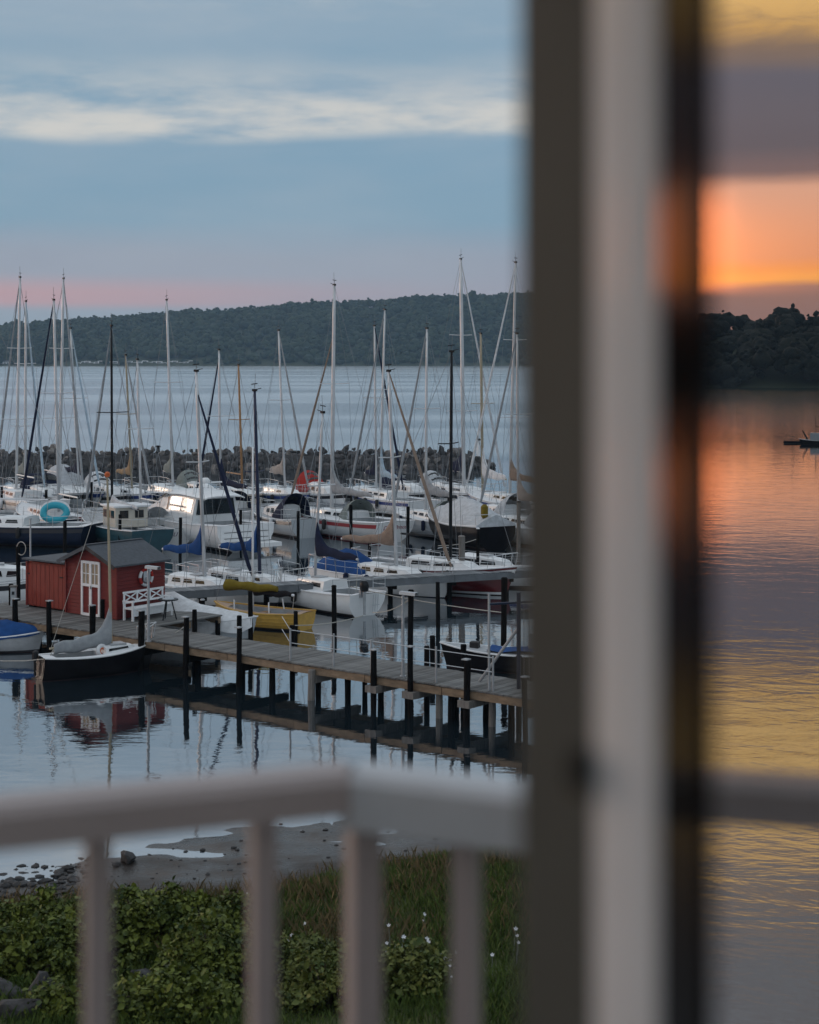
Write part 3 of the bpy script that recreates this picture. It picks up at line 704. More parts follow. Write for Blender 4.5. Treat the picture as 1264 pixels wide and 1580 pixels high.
def outboard(root, hl, y=0.0, m='alu_dark'):
    x = -hl.L/2-0.18; z = hl.sheer(0)+0.15; o = MB()
    rows = []
    for k, (hz, rx, ry) in enumerate(((-0.02,0.1,0.08),(0.02,0.2,0.14),(0.2,0.24,0.16),(0.36,0.2,0.14),(0.42,0.1,0.08))):
        rows.append([(x+rx*math.cos(a), y+ry*math.sin(a), z+hz) for a in [2*math.pi*j/10 for j in range(10)]])
    o.grid(rows, True); o.add(rows[-1], [tuple(range(10))]); ob = o.build('outboard_motor', m, root, smooth=True)
    s = MB(); s.tube([(x,y,z),(x-0.02,y,z-0.95)], [0.07,0.05], 7); s.box((x+0.16,y,z-0.12), (0.12,0.2,0.3)); s.build('shaft', 'galv', ob)
def tarp(root, hl, t0, t1, hgt, m, over=0.04, drop=0.25, ridge=None, name='boat_cover'):
    rows = []; n = 12
    for i in range(n+1):
        t = t0+(t1-t0)*i/n; k = i/n; x = -hl.L/2+hl.L*t; b = hl.half(t)+over; z = hl.sheer(t)
        hh = (np.interp(k, ridge[0], ridge[1]) if ridge else hgt*math.sin(math.pi*min(0.93, max(0.07, k)))**0.6)
        row = []
        for j in range(11):
            f = -1+2*j/10; sag = 0.03*math.sin(i*2.3+j*1.7)
            row.append((x, b*f, z+hh*(1-abs(f)**1.4)+sag*(1-abs(f))))
        row = [(x,-b-0.005,z-drop*(0.8+0.2*math.sin(i*1.9)))]+row+[(x,b+0.005,z-drop*(0.8+0.2*math.cos(i*1.3)))]
        rows.append(row)
    o = MB().grid(rows); o.add(rows[0], [tuple(range(13))]); o.add(rows[-1], [tuple(range(12,-1,-1))])
    return o.build(name, m, root, smooth=True)

def sailboat(label, mx, yw, top, azd, L, hull='gelcoat_white', stripe='stripe_blue', boot='stripe_dark', mast='alu', cover=None, jib=None, hood=None,
             spread=1, mr=0.07, name=None, frac=1.0, fend=None, cab=True, life=True, deck='deck_white', rise=1.0, B=None, fb=None, wins=3, mt=0.58, foul='antifoul', extra=None, boomf=0.36, hgt=0.34, tm=None):
    B = B or L*0.31; fb = fb or (0.62+0.045*L); hl = Hull(L, B, fb, ov=0.09*L, st=0.05*L, full=0.80)
    Pm = G(mx, yw, 0.0); a = R(azd); dirv = Vector((math.sin(a), math.cos(a), 0)); loc = Pm - dirv*(L*(mt-0.5))
    root = thing('sailing_boat', label, 'sailboat', loc, R(90)-a, 'sailing boats moored in the marina')
    hl.build(root, hull, deck, stripe, boot, tm, name=name, foul=foul)
    z0 = hl.sheer(mt)
    if cab: cabin(root, hl, 0.35, 0.74, 0.40+0.008*L, wins=wins); z0 += 0.35
    rails(root, hl, life=life)
    if hood: sprayhood(root, hl, 0.33, 0.85+0.03*L, hood)
    tw = at(top[0], top[1], Pm.y); rot = Matrix.Rotation(-(R(90)-a), 3, 'Z'); tl = rot @ (tw-loc)
    mb = Vector((L*(mt-0.5), 0, z0-0.03))
    mr *= 1.12; rig(root, hl, mb, tl, mast, L*boomf if cover else L*boomf*0.9, cover, jib, spread, mr, frac, rise=rise, hgt=hgt)
    if not fend: fend = (('canvas_navy','canvas_white','rubber')[int(abs(mx)) % 3], (0.34,0.5,0.66), 1 if azd < 0 else -1)
    fenders(root, hl, fend[1], fend[0], fend[2])
    if extra: extra(root, hl)
    return root
A1, A2 = -31.0, 150.0        # the two ways boats lie: bow to the far pontoon / bow to the near one

S = sailboat
# far row, beyond the far pontoon
S('white yacht with tall mast and dark furled jib at the far left edge', 25, 790, (31,428), A1, 11.5, jib='canvas_grey', spread=2, mr=0.085, stripe='stripe_dark')
S('white yacht with round grey-green bag on its mast and pale furled jib', 39, 786, (40,465), A2, 10.5, jib='canvas_skyblue', cover='canvas_greygreen', rise=1.5, spread=2, mr=0.08, boomf=0.2, hgt=0.7)
S('grey yacht under the second tallest mast on the left, dark sprayhood', 92, 787, (98,430), A2, 12, hull='gelcoat_grey', spread=2, mr=0.09, hood='canvas_navy', stripe='stripe_dark', jib='canvas_grey')
def dome(root, hl): sprayhood(root, hl, 0.22, 1.75, 'canvas_lightgrey', 0.8, 3.0, False)
S('white yacht with pale domed cockpit tent and navy boom cover', 122, 784, (109,507), A2, 10.5, jib='canvas_skyblue', cover='canvas_navy', extra=dome)
S('small white yacht with tan sail cover rising up its wooden-toned mast', 204, 785, (194,548), A2, 8.5, mast='mast_tan', cover='canvas_tan', jib='canvas_grey', rise=1.6)
S('white yacht behind the motor cruiser with grey bag round its mast foot', 267, 784, (257,463), A2, 10.5, cover='canvas_greygreen', rise=2.0, spread=1, mr=0.085, boomf=0.16, hgt=0.9)
S('small yacht with varnished orange-brown wooden mast', 374, 785, (368,563), A2, 8.0, hull='gelcoat_cream', mast='mast_wood', mr=0.075, stripe='stripe_dark')
S('grey yacht with taupe sail cover and slim furled jib in the far row', 440, 785, (430,510), A2, 9.0, hull='gelcoat_grey', cover='canvas_taupe', jib='canvas_grey', rise=1.0, boomf=0.26, hgt=0.7)
S('yacht with navy sail cover between two white masts in the far row', 581, 786, (578,503), A2, 9.2, cover='canvas_navy', jib='canvas_navy', rise=1.9, boomf=0.18, stripe='stripe_dark')
S('white yacht with pale blue sail cover and grey furled jib in the far row', 587, 790, (594,478), A1, 10.0, cover='canvas_skyblue', jib='canvas_grey', rise=1.7, boomf=0.22)
S('large white yacht under the tallest thick mast, navy cover at its foot', 716, 786, (711,400), A2, 12.5, cover='canvas_navy', spread=2, mr=0.12, rise=1.9, boomf=0.14, hgt=1.1, stripe='stripe_dark', jib='canvas_lightgrey')
S('white yacht with tan wooden mast and white sail bag by the breakwater end', 745, 792, (742,515), A1, 9.5, mast='mast_tan', cover='canvas_white', rise=1.4, boomf=0.3, hgt=0.6, mr=0.085)
S('white yacht at the right with long pale furled jib and brown boom cover', 787, 800, (796,405), A1, 12.5, jib='canvas_white', cover='canvas_brown', spread=2, mr=0.085)
# middle row, bows to the far pontoon, sterns toward the viewer
def teal_extra(root, hl):
    c = MB(); x = -hl.L*0.06; z = hl.sheer(0.42)
    wb = MB().box((x-0.55,0,z+0.55), (1.9,1.9,1.1)).build('wheelhouse', 'gelcoat_cream', root)
    MB().box((x-0.55,0,z+1.15), (2.2,2.15,0.09)).build('roof', 'deck_white', wb)
    for q in range(3): MB().box((x-1.1+q*0.58,0.962,z+0.72), (0.44,0.03,0.42)).build('window', 'varnish' if q == 1 else 'window_dark', wb)
    for q in (-1,1): MB().box((x-1.515,0.45*q,z+0.72), (0.03,0.5,0.42)).build('window', 'window_dark', wb)
S('teal-hulled wooden yacht with cream wheelhouse and black mast', 173, 836, (172,503), A1, 10.5, hull='hull_teal', mast='alu_dark', cover='canvas_lightgrey', jib='canvas_grey', stripe=None, boot='stripe_dark', fend=('fender_red', (0.72,0.82), 1), extra=teal_extra, boomf=0.38, rise=0.2, cab=False, deck='deck_grey', B=3.0)
S('low white-decked yacht with navy hull and dark furled jib at far left', 91, 826, (83,463), A1, 10.0, hull='hull_navy', jib='canvas_navy', mr=0.08, stripe='stripe_dark', mt=0.3)
S('navy racing yacht cut by the left edge with white cabin', -14, 838, (-22,470), -75, 11.0, hull='hull_navy', stripe='stripe_dark', spread=2, deck='deck_white')
S('grey yacht behind the red hut showing a pale rounded transom', 218, 834, (212,555), A1, 8.6, hull='gelcoat_grey', tm='gelcoat_white', stripe=None, hood='canvas_white', name=('LI', 0.34, 'lettering'))
S('white yacht with navy boom cover, dark canopy and blue stripe', 341, 806, (338,540), A1, 9.4, cover='canvas_navy', jib='canvas_navy', hood='canvas_navy', stripe='stripe_blue', boomf=0.42, rise=1.3, frac=0.95)
S('white yacht with broad red stripe and grey sail cover in the centre', 512, 824, (516,440), -38, 10.8, hull='hull_offwhite', tm='gelcoat_white', stripe='stripe_red', boot='stripe_red', cover='canvas_grey', jib='canvas_brown', hood='canvas_greygreen', spread=1, mr=0.10, frac=0.78,  # hull: white gelcoat with the shade on its sides put into the colour
  name=('Dear Prince', 0.34, 'lettering_red'), fend=('rubber', (0.42,0.56,0.72,0.84), 1), boomf=0.38, rise=1.2)
S('white yacht with rounded lettered transom between red-striped and dark boats', 657, 824, (659,507), A1, 9.0, hull='gelcoat_grey', tm='gelcoat_white', stripe=None, cover='canvas_grey', jib='canvas_grey', hood='canvas_greygreen', name=('Wal', 0.5, 'lettering'), boomf=0.3, rise=0.8, hgt=0.55)
S('white yacht half hidden by the window frame with dark slanting jib', 800, 836, (798,515), A1, 9.8, hull='gelcoat_white', cover='canvas_taupe', jib='canvas_grey', hood='canvas_lightgrey', stripe=None)
# row behind the middle pier, bows toward it
S('small white yacht with bright blue boom cover right of the red hut', 316, 932, (303,573), 128, 7.0, fb=0.78, cover='canvas_blue', jib='canvas_navy', stripe='stripe_blue', rise=1.1, boomf=0.36, frac=0.9)
S('small white yacht with navy mast and bright blue boom cover', 401, 927, (393,603), 128, 6.6, fb=0.78, mast='mast_navy', cover='canvas_blue', stripe='stripe_blue', rise=0.9, boomf=0.36, frac=0.85)
def blue_tarp(root, hl):
    tarp(root, hl, 0.02, 0.42, 0.95, 'canvas_blue', -0.15, 0.05, name='cockpit_cover')
S('white yacht with brown sail cover over a blue cockpit tarp', 612, 914, (600,573), 130, 7.8, fb=0.78, cover='canvas_brown', jib='canvas_brown', stripe=None, extra=blue_tarp, rise=1.2, boomf=0.42, boot=None, foul='antifoul_blue')
S('dark red yacht with white deck and black mast behind the middle pier', 695, 911, (697,543), 125, 8.4, hull='hull_red', mast='alu_dark', stripe='gelcoat_white', wins=2, boot='gelcoat_white')
# between the piers
def small_ex(root, hl):
    outboard(root, hl, 0.35)
    b = MB()
    for q in range(3): b.tube([(-hl.L/2-0.03+0.08*q*0, -0.5+0.12*q, hl.sheer(0)-0.05), (-hl.L/2+0.05, -0.5+0.12*q, 0.15)], 0.015, 4)
    b.box((-hl.L/2-0.03,-0.38,0.45), (0.03,0.34,0.03)); b.build('boarding_ladder', 'steel', root)
S('small white yacht with dark boom cover, raked mast and outboard motor', 486, 936, (498,637), -40, 6.2, cover='canvas_navy', stripe=None, boot='stripe_dark', rise=1.0, boomf=0.46, fend=('rubber', (0.55,), 1), extra=small_ex, wins=2, B=2.3, fb=0.85, mr=0.055, frac=0.9, life=False)

# white motor cruiser
def motor_cruiser():
    L, B, fb = 12.4, 3.9, 1.35; a = R(-36); P0 = G(294, 836); root = thing('motor_cruiser', 'white motor cruiser with tinted windows and stepped stern platform', 'motorboat', P0, R(90)-a)
    hl = Hull(L, B, fb, ov=1.2, st=0.1, full=0.9)
    hl.build(root, 'gelcoat_white', 'deck_white', None, 'stripe_dark', cockpit=(0.04,0.26))
    MB().box((-L/2-0.45,0,0.42), (1.0,B*0.86,0.22)).build('bathing_platform', 'gelcoat_white', root)
    MB().box((-L/2+0.12,0,1.02), (0.3,B*0.8,0.85)).build('stern_seat', 'gelcoat_white', root)
    for z in (0.78, 1.1): MB().box((-L/2-0.045,0,z), (0.02,B*0.7,0.025)).build('stern_line', 'stripe_dark', root)
    # superstructure: long swept cabin with dark glass and roof
    st = [(-2.9,1.5,0.0,1.45),(-2.2,1.52,0.0,1.55),(-0.4,1.5,0.0,1.58),(0.9,1.42,0.0,1.35),(2.2,1.22,0.0,0.88),(3.6,0.95,0.0,0.45),(4.6,0.6,0.0,0.1)]
    rows = [[(x,-b,fb+0.02),(x,-b*0.97,fb+0.32+0.1*h),(x,-b*0.82,fb+h*0.93),(x,-b*0.4,fb+h),(x,b*0.4,fb+h),(x,b*0.82,fb+h*0.93),(x,b*0.97,fb+0.32+0.1*h),(x,b,fb+0.02)] for x,b,_,h in st]
    c = MB().grid(rows); c.add(rows[0], [tuple(range(8))]); cb = c.build('cabin', 'gelcoat_white', root)
    def side(x0, x1, v0, v1, sd, o=0.02):
        pts = []
        for x, v in ((x0,v0),(x1,v0),(x1,v1),(x0,v1)):
            b = np.interp(x, [q[0] for q in st], [q[1] for q in st]); h = np.interp(x, [q[0] for q in st], [q[3] for q in st])
            za = fb+0.32+0.1*h; zb = fb+h*0.93; pts.append(Vector((x, sd*(b*(0.97-0.15*v)+o), za+(zb-za)*v)))
        return pts
    for sd in (1, -1):
        for x0, x1, m in ((-2.7,-1.5,'window_grey'),(-1.42,-0.1,'window_grey'),(0.1,1.9,'window_warm')): MB().add(side(x0,x1,0.12,0.9,sd), [(0,1,2,3)]).build('window', m, cb)
        MB().add([hl.p(0.45,0.75,sd,0.012), hl.p(0.62,0.77,sd,0.012), hl.p(0.62,0.84,sd,0.012), hl.p(0.45,0.84,sd,0.012)], [(0,1,2,3)]).build('hull_window', 'window_dark', root)
    ws = MB().add([(0.95,-1.1,fb+1.33),(2.2,-0.96,fb+0.9),(2.2,0.96,fb+0.9),(0.95,1.1,fb+1.33)], [(0,1,2,3)]); o = ws.build('windscreen', 'window_warm', cb); o.location = (0.04,0,0.06)
    MB().add([(-2.925,-1.25,fb+0.45),(-2.925,1.25,fb+0.45),(-2.925,1.1,fb+1.3),(-2.925,-1.1,fb+1.3)], [(0,1,2,3)]).build('aft_door', 'window_dark', cb)
    arc = [(-1.0,0.0),(-0.8,0.14),(-0.4,0.22),(0,0.24),(0.4,0.22),(0.8,0.14),(1.0,0.0)]
    rw = [[(x,1.42*w_*f,fb+zr+zz*hh_) for f, zz in arc] for x, w_, zr, hh_ in ((-3.9,0.9,1.40,0.6),(-3.0,1.0,1.46,1.0),(-1.4,1.0,1.52,1.0),(0.0,0.96,1.46,1.0),(1.0,0.86,1.24,0.7))]
    rf_ = MB().grid(rw); rf_.grid([[(p_[0],p_[1],p_[2]-0.07) for p_ in q_] for q_ in rw[::-1]]); rf_.grid([rw[0],[(p_[0],p_[1],p_[2]-0.07) for p_ in rw[0]]]); rf_.build('roof', 'gelcoat_white', cb, smooth=True)
    ar = MB()
    for sd in (1,-1): ar.tube([(-2.6,sd*1.25,fb+1.5),(-2.1,sd*0.9,fb+2.15)], 0.05, 6)
    ar.tube([(-2.1,-0.9,fb+2.15),(-2.1,0.9,fb+2.15)], 0.05, 6); ar.build('radar_arch', 'gelcoat_white', root)
    MB().tube([(-2.1,0.2,fb+2.15),(-2.1,0.2,fb+2.28),(-2.1,0.2,fb+2.42)], [0.24,0.28,0.14], 12).build('radar_dome', 'gelcoat_white', root, smooth=True)
    rails(root, hl, stern=False, life=True)
motor_cruiser()

def covered_boat(label, P0, azd, L, hullm, cov, B=None, fb=None, ridge=None, cat='boat', name='covered_boat', full=0.8, boot='stripe_dark', hgt=0.8, drop=0.2, t0=0.0, t1=0.97, tm=None, stripe=None, bname=None, rub=True):
    a = R(azd); root = thing(name, label, cat, P0, R(90)-a); hl = Hull(L, B or L*0.36, fb or 0.8, ov=0.07*L, st=0.02, full=full)
    hl.build(root, hullm, 'deck_grey', stripe, boot, cockpit=(0.5,0.5), tm=tm, name=bname, rubbing=rub)
    if cov: tarp(root, hl, t0, t1, hgt, cov, 0.03, drop, ridge)
    return root, hl
r_, hl = covered_boat('black-hulled boat under a grey tent cover with yellow buoy', G(713, 838), A1+6, 8.2, 'hull_black', 'canvas_lightgrey', B=3.0, fb=1.25, hgt=1.35, drop=0.08, t1=0.8)
MB().tube([(-hl.L/2+0.4,0.5,hl.sheer(0)+0.35),(-hl.L/2+0.4,0.5,hl.sheer(0)+0.5),(-hl.L/2+0.4,0.5,hl.sheer(0)+1.0),(-hl.L/2+0.4,0.5,hl.sheer(0)+1.12)], [0.1,0.2,0.2,0.1], 10).build('buoy', 'canvas_yellow', r_)
rails(r_, hl, bow=True, life=False)
def cabin_boat(label, px, yw, azd, L, hullm='gelcoat_white', hood=None, fb=1.0, stripe='stripe_dark', wins=3, ch=0.8):
    r_, hl = covered_boat(label, G(px, yw), azd, L, hullm, None, B=L*0.34, fb=fb, full=0.85, stripe=stripe, name='cabin_boat')
    cabin(r_, hl, 0.3, 0.72, ch, wins=wins); rails(r_, hl); fenders(r_, hl, (0.3,0.55), 'canvas_white', 1 if azd < 0 else -1)
    if hood: sprayhood(r_, hl, 0.22, 1.5, hood, 0.8, 1.6, True)
    return r_
cabin_boat('small grey cabin boat left of the red-striped yacht', 432, 822, A1, 7.0, 'gelcoat_grey', 'canvas_navy')
cabin_boat('white cabin boat with red hood in the far row behind the red-striped yacht', 497, 784, A2, 7.2, hood='canvas_red')
cabin_boat('white cabin boat with navy hood in the far row left of the breakwater end', 628, 782, A2, 7.5, hood='canvas_navy')
cabin_boat('white cabin boat in the far row behind the grey tent cover', 688, 784, A2, 7.0, hood='canvas_lightgrey')
cabin_boat('low white cabin boat in the far row left of the tan sail cover', 166, 786, A2, 7.5, hood='canvas_white')
cabin_boat('white cabin boat in the far row above the motor cruiser roof', 310, 783, A2, 7.5, hood='canvas_greygreen')
cabin_boat('white cabin boat with navy hood between far left yachts', 66, 790, A2, 7.2, hood='canvas_navy')
cabin_boat('small white cabin boat behind the middle pier beside the navy mast', 362, 926, 128, 5.6, stripe=None, fb=0.75, ch=0.6, wins=2)
cabin_boat('white cabin boat behind the middle pier near the thick pale pile', 752, 902, 122, 5.8, stripe='stripe_blue', fb=0.8, ch=0.6, wins=2)
cabin_boat('white cabin boat behind the grey tent cover at the right', 765, 822, A1, 7.6, hood='canvas_lightgrey')
# boats at the front pier
r_, hl = covered_boat('open boat under a taut blue tarpaulin cut by the left edge', G(-12, 1003), 100, 3.9, 'deck_grey', 'canvas_blue', B=1.7, fb=0.55, hgt=0.55, drop=0.1, full=0.75)
link('boat_number', text_mesh('P 218', 0.01, 'lettering'), r_) if False else MB().box((0.35,-0.845,0.32), (0.42,0.02,0.12)).build('number_plate', 'paint_white', r_)
r_, hl = covered_boat('boat hidden under a big pale tarpaulin behind the front pier', G(312, 984), 112, 4.6, 'gelcoat_grey', 'canvas_white', B=1.9, fb=0.7, drop=0.55, ridge=([0,0.25,0.45,0.75,1],[0.75,0.95,0.6,0.35,0.05]), full=0.85)
outboard(r_, hl); 
r_, hl = covered_boat('long black workboat with blue sheet moored behind the pier gate', G(782, 1034), -74, 4.6, 'hull_black', None, B=1.5, fb=0.62, full=0.8, boot=None, stripe=None)
MB().grid([[(-1.9+0.5*i, f*0.5, 0.72+0.05*math.sin(i*2+f*3)) for f in (-1,-0.5,0,0.5,1)] for i in range(6)]).build('sheet', 'canvas_blue', r_, smooth=True)
MB().box((1.1,0,0.78), (0.3,0.3,0.25)).build('crate', 'rubber', r_)
r_, hl = covered_boat('white cabin boat left of the red shed', G(2, 936), 75, 6.0, 'gelcoat_white', None, B=2.2, fb=1.1, full=0.85, stripe='stripe_dark')
cabin(r_, hl, 0.25, 0.75, 0.75, wins=3); rails(r_, hl)

# yellow open boat with short mast
def yellow_boat():
    L, B, fb = 4.3, 1.75, 0.62; a = R(-62); P0 = G(402, 966); root = thing('wooden_boat', 'yellow clinker boat with bundled dark sail and yellow boom cover', 'boat', P0, R(90)-a)
    hl = Hull(L, B, fb, ov=0.35, st=0.1, full=0.7); hl.build(root, 'hull_yellow', 'varnish', None, 'stripe_dark', cockpit=(0.08,0.8), rubbing='hull_yellow')
    for zz in (0.35, 0.55, 0.75):                                       # clinker strakes
        b = MB()
        for sd in (1,-1): b.tube([hl.p(t, u_at(t, zz, *hl.a), sd, 0.012) for t in TS], 0.013, 4)
        b.build('strake', 'hull_yellow', root)
    for t in (0.25, 0.5, 0.7): MB().box((-L/2+L*t,0,fb-0.12), (0.26,hl.half(t)*1.25,0.04)).build('thwart', 'varnish', root)
    tw = at(386, 690, P0.y); tl = Matrix.Rotation(-(R(90)-a), 3, 'Z') @ (tw-P0); mbp = Vector((L*0.12,0,0.3)); mbp.x = tl.x
    tl.y = 0; rig(root, hl, mbp, tl, 'paint_white', 1.9, 'canvas_black', None, 1, 0.045, stays=False, boom_h=1.0, rise=0.15, masthead=False, hgt=0.22)
    sail_cover(root, (mbp.x+1.2,0.1,1.45), (mbp.x-1.2,0.1,1.5), 'canvas_yellow', 0.0, 0.3, 0.22, 'awning')
    for sx in (-0.75, 0.85):
        for sd in (1,-1): MB().tube([(sx, sd*0.55, fb-0.05), (sx+0.05, sd*0.5, fb+0.42)], 0.025, 6).build('crutch', 'paint_white', root)
yellow_boat()

# small dark gaff dinghy in front of the red hut
def dinghy():
    Pb = G(240, 1030); Ps = G(62, 1050); P0 = (Pb+Ps)/2; dv = Pb-Ps; L = dv.length*1.0; a = math.atan2(dv.x, dv.y)
    root = thing('sailing_dinghy', 'black-hulled sailing dinghy with long grey boom cover moored in front', 'sailboat', P0, math.pi/2-a)
    hl = Hull(L, L*0.36, 0.70, ov=0.35, st=-0.05, full=0.55); hl.build(root, 'hull_black', 'deck_white', None, None, cockpit=(0.1,0.5), rubbing='gelcoat_white')
    cabin(root, hl, 0.52, 0.8, 0.22, wins=1); 
    tw = at(168, 735, P0.y); rot = Matrix.Rotation(-(math.pi/2-a), 3, 'Z'); tl = rot @ (tw-P0); bt = rot @ (at(178, 1000, P0.y)-P0); bt.y = 0; bt.z = 0.5; tl.y *= 0.3
    mst = MB().tube([bt, bt.lerp(tl,0.5), tl], [0.05,0.05,0.035], 8).build('mast', 'mast_tan', root)
    b = MB().torus(tl+Vector((0,0,0.05)), 0.05, 0.055, Vector((0,1,0)), 10, 6); b.build('mast_ball', 'orange', mst)
    b0 = Vector((bt.x-0.03,0,1.12)); b1 = b0+Vector((-2.0,0,-0.12))
    MB().tube([b0, b1+Vector((-0.15,0,0))], 0.035, 7).build('boom', 'mast_tan', root)
    sail_cover(root, b0, b1, 'canvas_grey', 1.0, 0.26, 0.11, tp=0.35, low=0.24)
    MB().tube([b1+Vector((-0.1,0,0)), (tl.x-0.05,0,tl.z-0.2)], 0.009, 4).build('topping_lift', 'rope', root)
    MB().tube([b1+Vector((0.0,0,0)), (-L/2+0.2,0,0.5)], 0.014, 4).build('mainsheet', 'rope', root)
    MB().torus((0.03,-0.18,0.78), 0.17, 0.075, Vector((0.25,-1,0.25)), 16, 8).build('life_ring', 'canvas_white', root, smooth=True)
    MB().torus((0.03,-0.2,0.78), 0.1, 0.04, Vector((0.25,-1,0.25)), 14, 6).build('rope_coil', 'orange', root, smooth=True)
    rails(root, hl, stern=False, life=False)
    ob_ = MB().tube([(-L/2-0.12,0.15,0.15),(-L/2-0.12,0.15,0.62),(-L/2-0.12,0.15,0.66),(-L/2-0.1,0.15,0.9),(-L/2-0.1,0.15,0.95)], [0.04,0.04,0.1,0.11,0.06], 8).build('outboard_motor', 'alu_dark', root)
    for q, (pa, pb) in enumerate(((hl.p(1,1,1), G(290,962,1.3)),(hl.p(0.97,1,1), G(224,962,1.2)),(hl.p(0.02,1,-1), G(-60,1012,0.6)),(hl.p(0.05,1,1), G(120,985,1.0)))):
        wa = root.matrix_basis @ pa if False else Matrix.Translation(P0) @ Matrix.Rotation(math.pi/2-a, 4, 'Z') @ pa
        m_ = wa.lerp(pb, 0.5)-Vector((0,0,0.25)); pts = [wa.lerp(m_, k/4)*(1-k/4)+m_.lerp(pb, k/4)*(k/4) for k in range(5)]
        tag(MB().tube(pts, 0.016, 5).build('mooring_line', 'rope'), ('long mooring rope from the black dinghy bow to a pier pile','short mooring rope from the dinghy bow to the pier','rope from the dinghy stern leaving at the left edge','rope from the dinghy stern up to the pier edge')[q], 'rope', 'ropes of the dinghy')
dinghy()
# turquoise inflatable stowed on the teal yacht
p = G(87, 836); tq = thing('inflatable_ring', 'turquoise oval inflatable with white rim stowed on the teal yacht', 'inflatable', (p.x, p.y-0.4, 1.25))
MB().torus((0,0,0.45), 0.62, 0.2, Vector((0.1,-1,0.45)), 24, 10, sx=1.05, sy=0.72).build('tube', 'turquoise', tq, smooth=True)
MB().torus((0,0.1,0.56), 0.68, 0.13, Vector((0.1,-1,0.45)), 24, 8, sx=1.08, sy=0.74).build('rim', 'canvas_white', tq, smooth=True)
# workboat and raft far out, seen mirrored in the pane: placed below in door section

# ------------------------------------------------------------------ front pier (wooden, on piles)
DZ = 1.05                                           # deck height
pd = Vector((0.779,-0.627,0)).normalized(); pn = Vector((0.627,0.779,0)).normalized()      # along / across (away from viewer)
N0 = Vector((-10.75,58.0,0)); PW = 2.0
def on_pier(s, w_=0.0, z=DZ): return N0 + pd*s + pn*w_ + Vector((0,0,z))
def s_of_px(x):                                     # position along the near edge under a photo column
    k = (x-CX)/F; return (k*N0.y-N0.x)/(pd.x-k*pd.y)
prz = math.atan2(pd.y, pd.x)
pier = thing('wooden_pier', 'weathered plank pier on dark piles running past the red hut', 'pier', (0,0,0))
S0, S1 = -14.0, 24.0; pw = 0.15
pls = [MB().box((0,0,0), (pw-0.012, PW+0.1, 0.045)).mesh('plank', m) for m in ('pier_plank','pier_plank_light','pier_plank_dark','pier_plank')]
n = int((S1-S0)/pw); vis0 = s_of_px(-30)
for i in range(n):
    s = S0+pw*(i+0.5)
    o = link('plank', pls[int(rng.integers(4))], pier, on_pier(s, PW/2, DZ-0.0225+rng.uniform(-0.004,0.004)), prz)
    o.location += pn*rng.uniform(-0.02,0.02)
def seg_beams(w_, z, ht, th, seg, m, jit=0.015):
    s = S0
    while s < S1-0.1:
        e = min(S1, s+seg); a = on_pier(s+0.012, w_+rng.uniform(-jit,jit), z+rng.uniform(-jit,jit)); b = on_pier(e-0.012, w_+rng.uniform(-jit,jit), z+rng.uniform(-jit,jit))
        MB().beam(a, b, th, ht).build('beam', m, pier); s = e
seg_beams(0.02, DZ-0.17, 0.22, 0.09, 2.9, 'pier_beam'); seg_beams(PW-0.02, DZ-0.17, 0.22, 0.09, 3.1, 'pier_beam'); seg_beams(PW/2, DZ-0.17, 0.2, 0.1, 4, 'pier_plank_dark')
def pile(parent, x, y, zt, zb=-1.0, r=0.088, m='pile_dark', name='pile', lean=0.0):
    n_ = 9; rows = []
    for z in (zb, 0.0, (zt)*0.5, zt-0.03, zt):
        rr = r*(0.9 if z == zt else 1.0)*(1+0.08*math.sin(z*3+x)); rows.append([(x+lean*z+rr*math.cos(2*math.pi*k/n_), y+rr*math.sin(2*math.pi*k/n_), z) for k in range(n_)])
    b = MB().grid(rows, True); b.add(rows[-1], [tuple(range(n_))]); return b.build(name, m, parent)
near = [(-60,1.0),(29,0.75),(81,0.85),(147,0.9),(222,0.95),(291,0.95),(373,0.85),(485,-0.12),(581,0.75),(638,1.0),(724,0.85),(815,0.6)]
for px, up in near:
    s = s_of_px(px); p = on_pier(s, -0.14); pile(pier, p.x, p.y, DZ+up, lean=0.02*math.sin(px), r=(0.078+0.03*((px*7) % 5)/4) if up > 0 else 0.12, m='pile_dark' if up > 0 else 'pile_grey')
    if px != 485: MB().box((p.x+pn.x*0.0, p.y, DZ+up+0.012), (0.2,0.2,0.03), prz).build('pile_cap', 'galv', pier)
    MB().beam(on_pier(s, -0.05, DZ-0.42), on_pier(s, PW+0.1, DZ-0.42), 0.2, 0.24).build('cross_beam', 'pile_grey' if px > 450 else 'pile_dark', pier)
    q = on_pier(s+0.25, PW+0.1); pile(pier, q.x, q.y, DZ-0.25 if px in (29,147,485) else DZ+up*0.8)
for px, wq in ((545,1.3),(600,0.9),(655,1.5),(690,0.2),(712,1.2),(770,0.6),(790,1.4),(520,0.5),(330,1.3),(410,0.3),(255,1.5),(190,0.4),(40,0.6),(668,0.3),(748,0.35),(700,1.9),(438,1.6),(160,1.2),(100,1.5)):
    q = on_pier(s_of_px(px), wq); pile(pier, q.x, q.y, DZ-0.2, r=0.10, m='pile_grey' if px in (668,748) else 'pile_dark')
for px in (638,724,581):                             # galvanised brackets on the near piles
    p = on_pier(s_of_px(px), -0.12, DZ-0.4); MB().box(p, (0.42,0.32,0.2), prz).build('bracket', 'pile_grey', pier)
